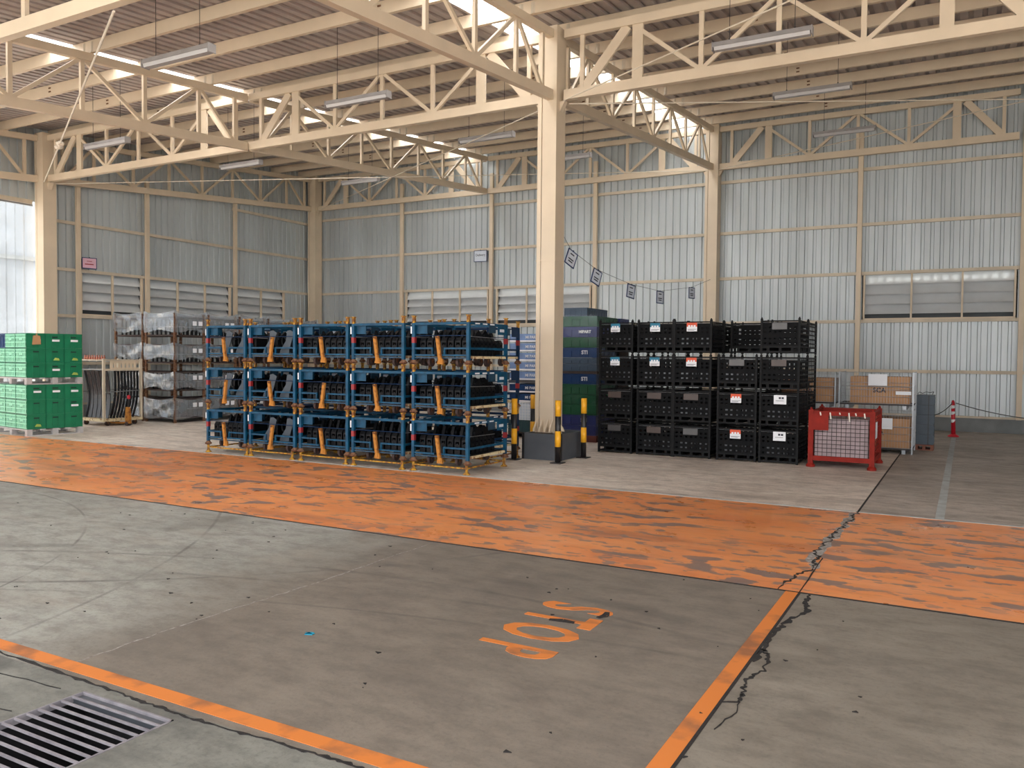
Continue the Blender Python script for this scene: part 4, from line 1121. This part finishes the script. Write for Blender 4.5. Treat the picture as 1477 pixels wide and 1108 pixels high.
# ================================================================== LEFT: green crates on pallets
A = -0.14
GP = Vector((-15.80, 9.32, 0))
ax = Vector((math.cos(A), math.sin(A), 0)); ay = Vector((-math.sin(A), math.cos(A), 0))
def gpos(u, v, z): p = GP - ax * u + ay * v; return (p.x, p.y, z)
def pallet_mb(W_, D_):
    m = MB()
    for k in range(5): m.box(-W_, 0, k * (D_ - .1) / 4, k * (D_ - .1) / 4 + .1, .10, .13)
    for x in (-W_, -W_ * .55, -.10):
        for y in (0, D_ / 2 - .05, D_ - .1): m.box(x, x + .10, y, y + .1, .02, .10)
    for x in (-W_, -W_ * .55, -.10): m.box(x, x + .10, 0, D_, 0, .02)
    return m
PW, PD = 1.40, 1.06
ctN = ['near', 'middle', 'far']
gc = make_crate(PW / 3 - .012, PD / 3 - .006, .286, gr_crate, 4, 'green_crate')
rr = random.Random(9)
for lv in range(2):
    zb = lv * 1.0
    solo('pallet', pallet_mb(PW, PD), palletg, 'grey pallet %s' % ('on the floor under the green crates at far left' if lv == 0 else 'between the upper and lower green crates'), 'pallet', gpos(0, 0, zb), A, 'grey pallets of the green crates')
    for tier in range(3):
        z = zb + .131 + tier * .288
        for i in range(3):        # along depth (right face)
            for j in range(3):    # away from camera to the left
                if i > 0 and j > 0: continue
                blu = (lv == 1 and tier == 2 and j == 2 and i == 0)
                p_ = gpos((j + 1) * PW / 3 - .006, i * PD / 3 + .003, z)
                side = '%s on the right face' % ctN[i] if j == 0 else '%s on the front face' % ORD[j]
                lab = 'green slatted crate, %s, %s tier of the %s pallet' % (side, TN[tier], ('lower', 'upper')[lv])
                c = use(gc, loc=p_, label=lab, group='green crates at far left', rz=A) if not blu else None
                if blu:
                    c = make_crate(PW / 3 - .012, PD / 3 - .006, .286, blue_crate, 4, 'blue_crate'); c.location = p_; c['label'] = 'blue crate at the top left of the green crate pile'
                c.rotation_euler = (0, 0, A)
                WW = PW / 3 - .012; DD = PD / 3 - .006
                if i == 0 and not blu:      # slatted front of each crate, its green lightened for doorway glare
                    m_ = MB()
                    for k in range(7): m_.box(.02 + k * (WW - .08) / 6, .052 + k * (WW - .08) / 6, -.010, -.001, .015, .265)
                    for zz in (.015, .10, .185, .245): m_.box(.01, WW - .01, -.012, -.002, zz, zz + .022)
                    part('slatted_front', m_, gr_glare, c, label='green slatted front paled for door glare')
                    part('logo_plate', MB().box(WW * .4, WW * .7, -.016, -.0125, .15, .19), gr_glare, c)
                if j == 0:
                    kind = rr.choice(['p', 'h', 'h', 's'])
                    if tier == 2: kind = 'p'
                    if kind == 'p': part('label_card', MB().box(WW + .001, WW + .006, DD * .35, DD * .75, .13, .17), paper, c)
                    elif kind == 's': part('torn_sticker', MB().prism([(DD*.4, .05), (DD*.75, .045), (DD*.7, .09), (DD*.5, .10)], 'x', WW + .001, WW + .006), stipple, c)
                    part('handle_opening', MB().box(WW + .001, WW + .004, DD * .35, DD * .65, .205, .225), boxk, c)
            
    if lv == 1:
        nt_ = solo('taped_note', MB().prism([(0, 0), (.16, .01), (.15, .17), (.10, .18), (.10, .21), (.07, .21), (.07, .18), (.02, .18)], 'x', 0, .004), card, 'tan taped paper on the near upper green crate', 'note', gpos(-.012, .10, 1.77), A)
# floor items beneath upper pallet (small colourful packets)
pk = [(paper_s, 'white'), (paper_g, 'grey'), (mat('tan_packet', (210, 180, 130), .7), 'tan')]

# ================================================================== LEFT: hose cart
cx, cy = -17.56, 11.60; W_, D_, Hh = .86, .90, 1.50
A2 = -0.05
t = thing('hose_trolley', 'cream steel trolley hung with black rubber hoses, left of the wrapped racks', 'trolley', (cx, cy, 0), A2)
for (x, y) in ((0, 0), (W_, 0), (0, D_), (W_, D_)): part('post', MB().box(x - .025, x + .025, y - .025, y + .025, .13, Hh), cream_d, t)
for y in (0, D_): part('top_rail', MB().box(.025, W_ - .025, y - .02, y + .02, Hh - .05, Hh - .02), cream_d, t); part('cross_rail', MB().box(.025, W_ - .025, y - .012, y + .012, Hh - .25, Hh - .235), metal_g, t)
for x in (0, W_): part('side_rail', MB().box(x - .02, x + .02, .025, D_ - .025, Hh - .05, Hh - .02).box(x - .02, x + .02, .025, D_ - .025, Hh - .27, Hh - .24), cream_d, t); part('mid_rod', MB().cyl((x, .02, .75), (x, D_ - .02, .78), .010, n=6), metal_g, t)
m_ = MB().box(W_ - .006, W_ + .006, .15, D_ - .05, Hh - .10, Hh - .05).box(W_ - .006, W_ + .006, .15, D_ - .05, Hh - .24, Hh - .20)
for k in range(7): m_.box(W_ - .006, W_ + .006, .15 + k * .095, .215 + k * .095, Hh - .20, Hh - .10)
part('hook_strip', m_, cream, t)
part('base', MB().box(-.03, W_ + .03, -.03, D_ + .03, .10, .16), cream_rust, t)
for (x, y) in ((.10, .05), (W_ - .06, .12), (.10, D_ - .1), (W_ - .06, D_ - .12)):
    c = part('caster', MB().cyl((x - .02, y, .055), (x + .02, y, .055), .055, n=14), rubber, t)
    part('caster_fork', MB().box(x - .028, x - .021, y - .02, y + .02, .05, .10).box(x + .021, x + .028, y - .02, y + .02, .05, .10), rust, c)
def hose_mb(bow):
    m = MB(); pts = []
    for i in range(11):
        u = i / 10; pts.append((0, bow * math.sin(math.pi * u * .9), 1.06 - 1.06 * u))
    for i in range(10): m.bar(pts[i], pts[i+1], .045, .02, up=(0, 1, 0))
    return m
for k in range(11):
    put('rubber_hose', 'hose_f', lambda: hose_mb(.10), hose, (cx + .05 + k * .075, cy + .06 + .01 * (k % 2), .165), 'black rubber strip hanging at the front of the trolley, %s from left' % ORD[k], 'hose', 'hoses on the front of the trolley', .25)
def hoser_mb():
    m = MB(); pts = []
    for i in range(11):
        u = i / 10; pts.append((0, .05 + .13 * math.sin(math.pi * u * .7) - .22 * u, 1.06 - 1.06 * u))
    for i in range(10): m.bar(pts[i], pts[i+1], .02, .05, up=(0, 1, 0))
    return m
for k in range(8):
    put('rubber_hose', 'hose_s', hoser_mb, hose, (cx + W_ - .06, cy + .22 + k * .08, .165), 'black rubber strip hanging at the right side of the trolley, %s from front' % ORD[k], 'hose', 'hoses on the side of the trolley', A2)
for k in range(9):
    put('copper_hook', 'hook', lambda: MB().box(-.02, .02, 0, .03, 0, .09).cyl((0, .015, .09), (0, .015, .13), .014, n=8), copper, (cx + .07 + k * .085, cy + .035, Hh - .052), 'copper coloured hose end on the trolley top, %s from left' % ORD[k], 'hook', 'copper hose ends on the trolley', 0)
# pallet jack handle
t = thing('pallet_jack', 'orange pallet jack with a red handle standing beside the hose trolley', 'pallet jack', (-16.42, 11.95, 0), .2)
part('pump_head', MB().prism([(-.05, .05), (.06, .05), (.05, .30), (.02, .42), (-.03, .42), (-.04, .30)], 'y', -.04, .04), orange_r, t)
part('handle_rod', MB().cyl((0, 0, .40), (.02, 0, .62), .012, n=8), bol_k, t)
part('grip', MB().lathe((.02, 0, .60), [(.02, 0), (.035, .02), (.035, .07), (.015, .09)], 10), cone_r, t)
for y in (-.05, .03): part('wheel', MB().cyl((0, y, .045), (0, y + .03, .045), .045, n=14), rubber, t)
part('fork', MB().box(-.55, -.06, -.07, -.03, .05, .075).box(-.55, -.06, .03, .07, .05, .075), orange_r, t)

# ================================================================== LEFT: wrapped racks
WT = 0.645
def make_wrapped(Wd, Dp):
    t = thing('parts_rack', '', 'parts rack', (0, 0, 0))
    for (x, y) in ((0, 0), (Wd, 0), (0, Dp), (Wd, Dp)):
        part('post', MB().box(x - .025, x + .025, y - .025, y + .025, 0, WT - .004), rust, t)
    for z in (.10, .52):
        m_ = MB()
        for y in (0, Dp): m_.box(.025, Wd - .025, y - .015, y + .015, z, z + .035)
        for x in (0, Wd): m_.box(x - .015, x + .015, .025, Dp - .025, z, z + .035)
        part('rail_frame', m_, palletk, t)
    m_ = MB()
    for y in (0, Dp): m_.cyl((.02, y, .32), (Wd - .02, y, .32), .008, n=5)
    for x in (0, Wd): m_.cyl((x, .02, .32), (x, Dp - .02, .32), .008, n=5)
    part('mid_rods', m_, metal_g, t)
    part('deck', MB().box(.025, Wd - .025, .025, Dp - .025, .105, .12), palletk, t)
    return t
def strut_mb():
    return MB().cyl((0, 0, 0), (0, 0, .30), .022, n=8).cyl((0, 0, .30), (0, 0, .40), .014, n=8).box(-.03, .03, -.03, .03, .0, .02).box(-.026, .026, -.026, .026, .19, .205)
wr0 = make_wrapped(1.0, .83)
SXW = [(-18.30, 13.0, 'left'), (-17.17, 13.0, 'second'), (-17.17, 13.98, 'third'), (-17.17, 14.96, 'fourth'), (-17.17, 15.94, 'fifth'), (-17.17, 16.92, 'sixth')]
def wrapfilm(Wd, Dp, z0, z1, seed, open_front=False):
    r_ = random.Random(seed); ph = [r_.uniform(0, 6) for _ in range(8)]
    m = MB(); e = .034
    def side(P, Q, nx, ny):
        def fn(u, v):
            x = P[0] + (Q[0] - P[0]) * u; y = P[1] + (Q[1] - P[1]) * u
            dep = e + .004 + .016 * (1 + math.sin(11 * u + ph[0]) * math.sin(7 * v + ph[1] + 4 * u))
            drop = .05 * math.sin(math.pi * u) * (1 - v) * 0 
            z = z0 + (z1 - z0) * v + .035 * math.sin(2.2 * math.pi * u + ph[2]) * (1 - v) - .07 * math.sin(math.pi * u) * v
            return (x + nx * dep, y + ny * dep, z)
        m.grid(fn, 16, 8)
    side((-e, 0), (Wd + e, 0), 0, -1); side((Wd, -e), (Wd, Dp + e), 1, 0)
    side((-e, Dp), (Wd + e, Dp), 0, 1); side((0, -e), (0, Dp + e), -1, 0)
    return m
for si, (x, y, nm) in enumerate(SXW):
    for ti in range(4):
        z = ti * WT
        use(wr0, loc=(x, y, z), label='rusty parts rack, %s tier of the %s plastic wrapped stack at left' % (TN4[ti], nm), group='rusty racks under plastic')
        if si < 4:
            n = 6
            for k in range(n):
                put('shock_strut', 'strut', strut_mb, dark, (x + .12 + k * .152, y + .09, z + .121), 'dark upright strut, %s from left, %s tier, %s wrapped stack' % (ORD[k], TN4[ti], nm), 'metal part', 'struts in the wrapped racks')
            if si in (1, 2, 3):
                for k in range(5):
                    put('shock_strut', 'strut', strut_mb, dark, (x + .91, y + .20 + k * .125, z + .121), 'dark upright strut on the right side, %s from front, %s tier, %s wrapped stack' % (ORD[k], TN4[ti], nm), 'metal part', 'struts in the wrapped racks')
        z0_, z1_ = (.10, .60) if ti in (0,) else ((.16, .56) if ti == 1 else ((.22, .60) if ti == 2 else (.22, .70)))
        f = wrapfilm(1.0, .83, z + z0_, z + z1_, si * 10 + ti)
        ob = solo('plastic_wrap', f, wrap_m, 'clear plastic film around the %s tier of the %s wrapped stack' % (TN4[ti], nm), 'plastic film', (x, y, 0), 0, 'plastic film on the parts racks', smooth=True)
        if si >= 1:
            for k in range(2):
                part('white_label', MB().box(1.074, 1.078, .45 + k * .17, .56 + k * .17, z + .36, z + .46), paper, ob)

# ================================================================== LEFT DOORWAY: strip curtain and the yard beyond
t = thing('strip_curtain', 'translucent plastic strip curtain in the open doorway left of the column', 'curtain', (WL + .06, 4.0, 0))
y = 4.0; k = 0
while y < Y0 - .25:
    xx = WL + .06 + (.012 if k % 2 else 0)
    part('curtain_strip', MB().grid(lambda u, v, y=y, xx=xx: (xx + .01 * math.sin(PI * u), y + .24 * u, .03 + 5.12 * v), 3, 2), curtain_m, t, (WL + .06, 4.0, 0), True)
    y += .21; k += 1
part('curtain_rail', MB().box(WL + .04, WL + .09, 4.0, Y0 - .2, 5.12, 5.16), metal_g, t, (WL + .06, 4.0, 0))
t = thing('neighbour_shed', 'white neighbouring building seen through the plastic curtain', 'building', (-32, 6, 0)); o = (-32, 6, 0)
part('wall', MB().box(-40, -32, -12, 40, 0, 9), extwall, t, o)
part('plinth', MB().box(-31.99, -31.9, -12, 40, 0, 2.2), kerb_m, t, o)
part('band', MB().box(-31.99, -31.9, -12, 40, 5.2, 5.35), kerb_m, t, o)
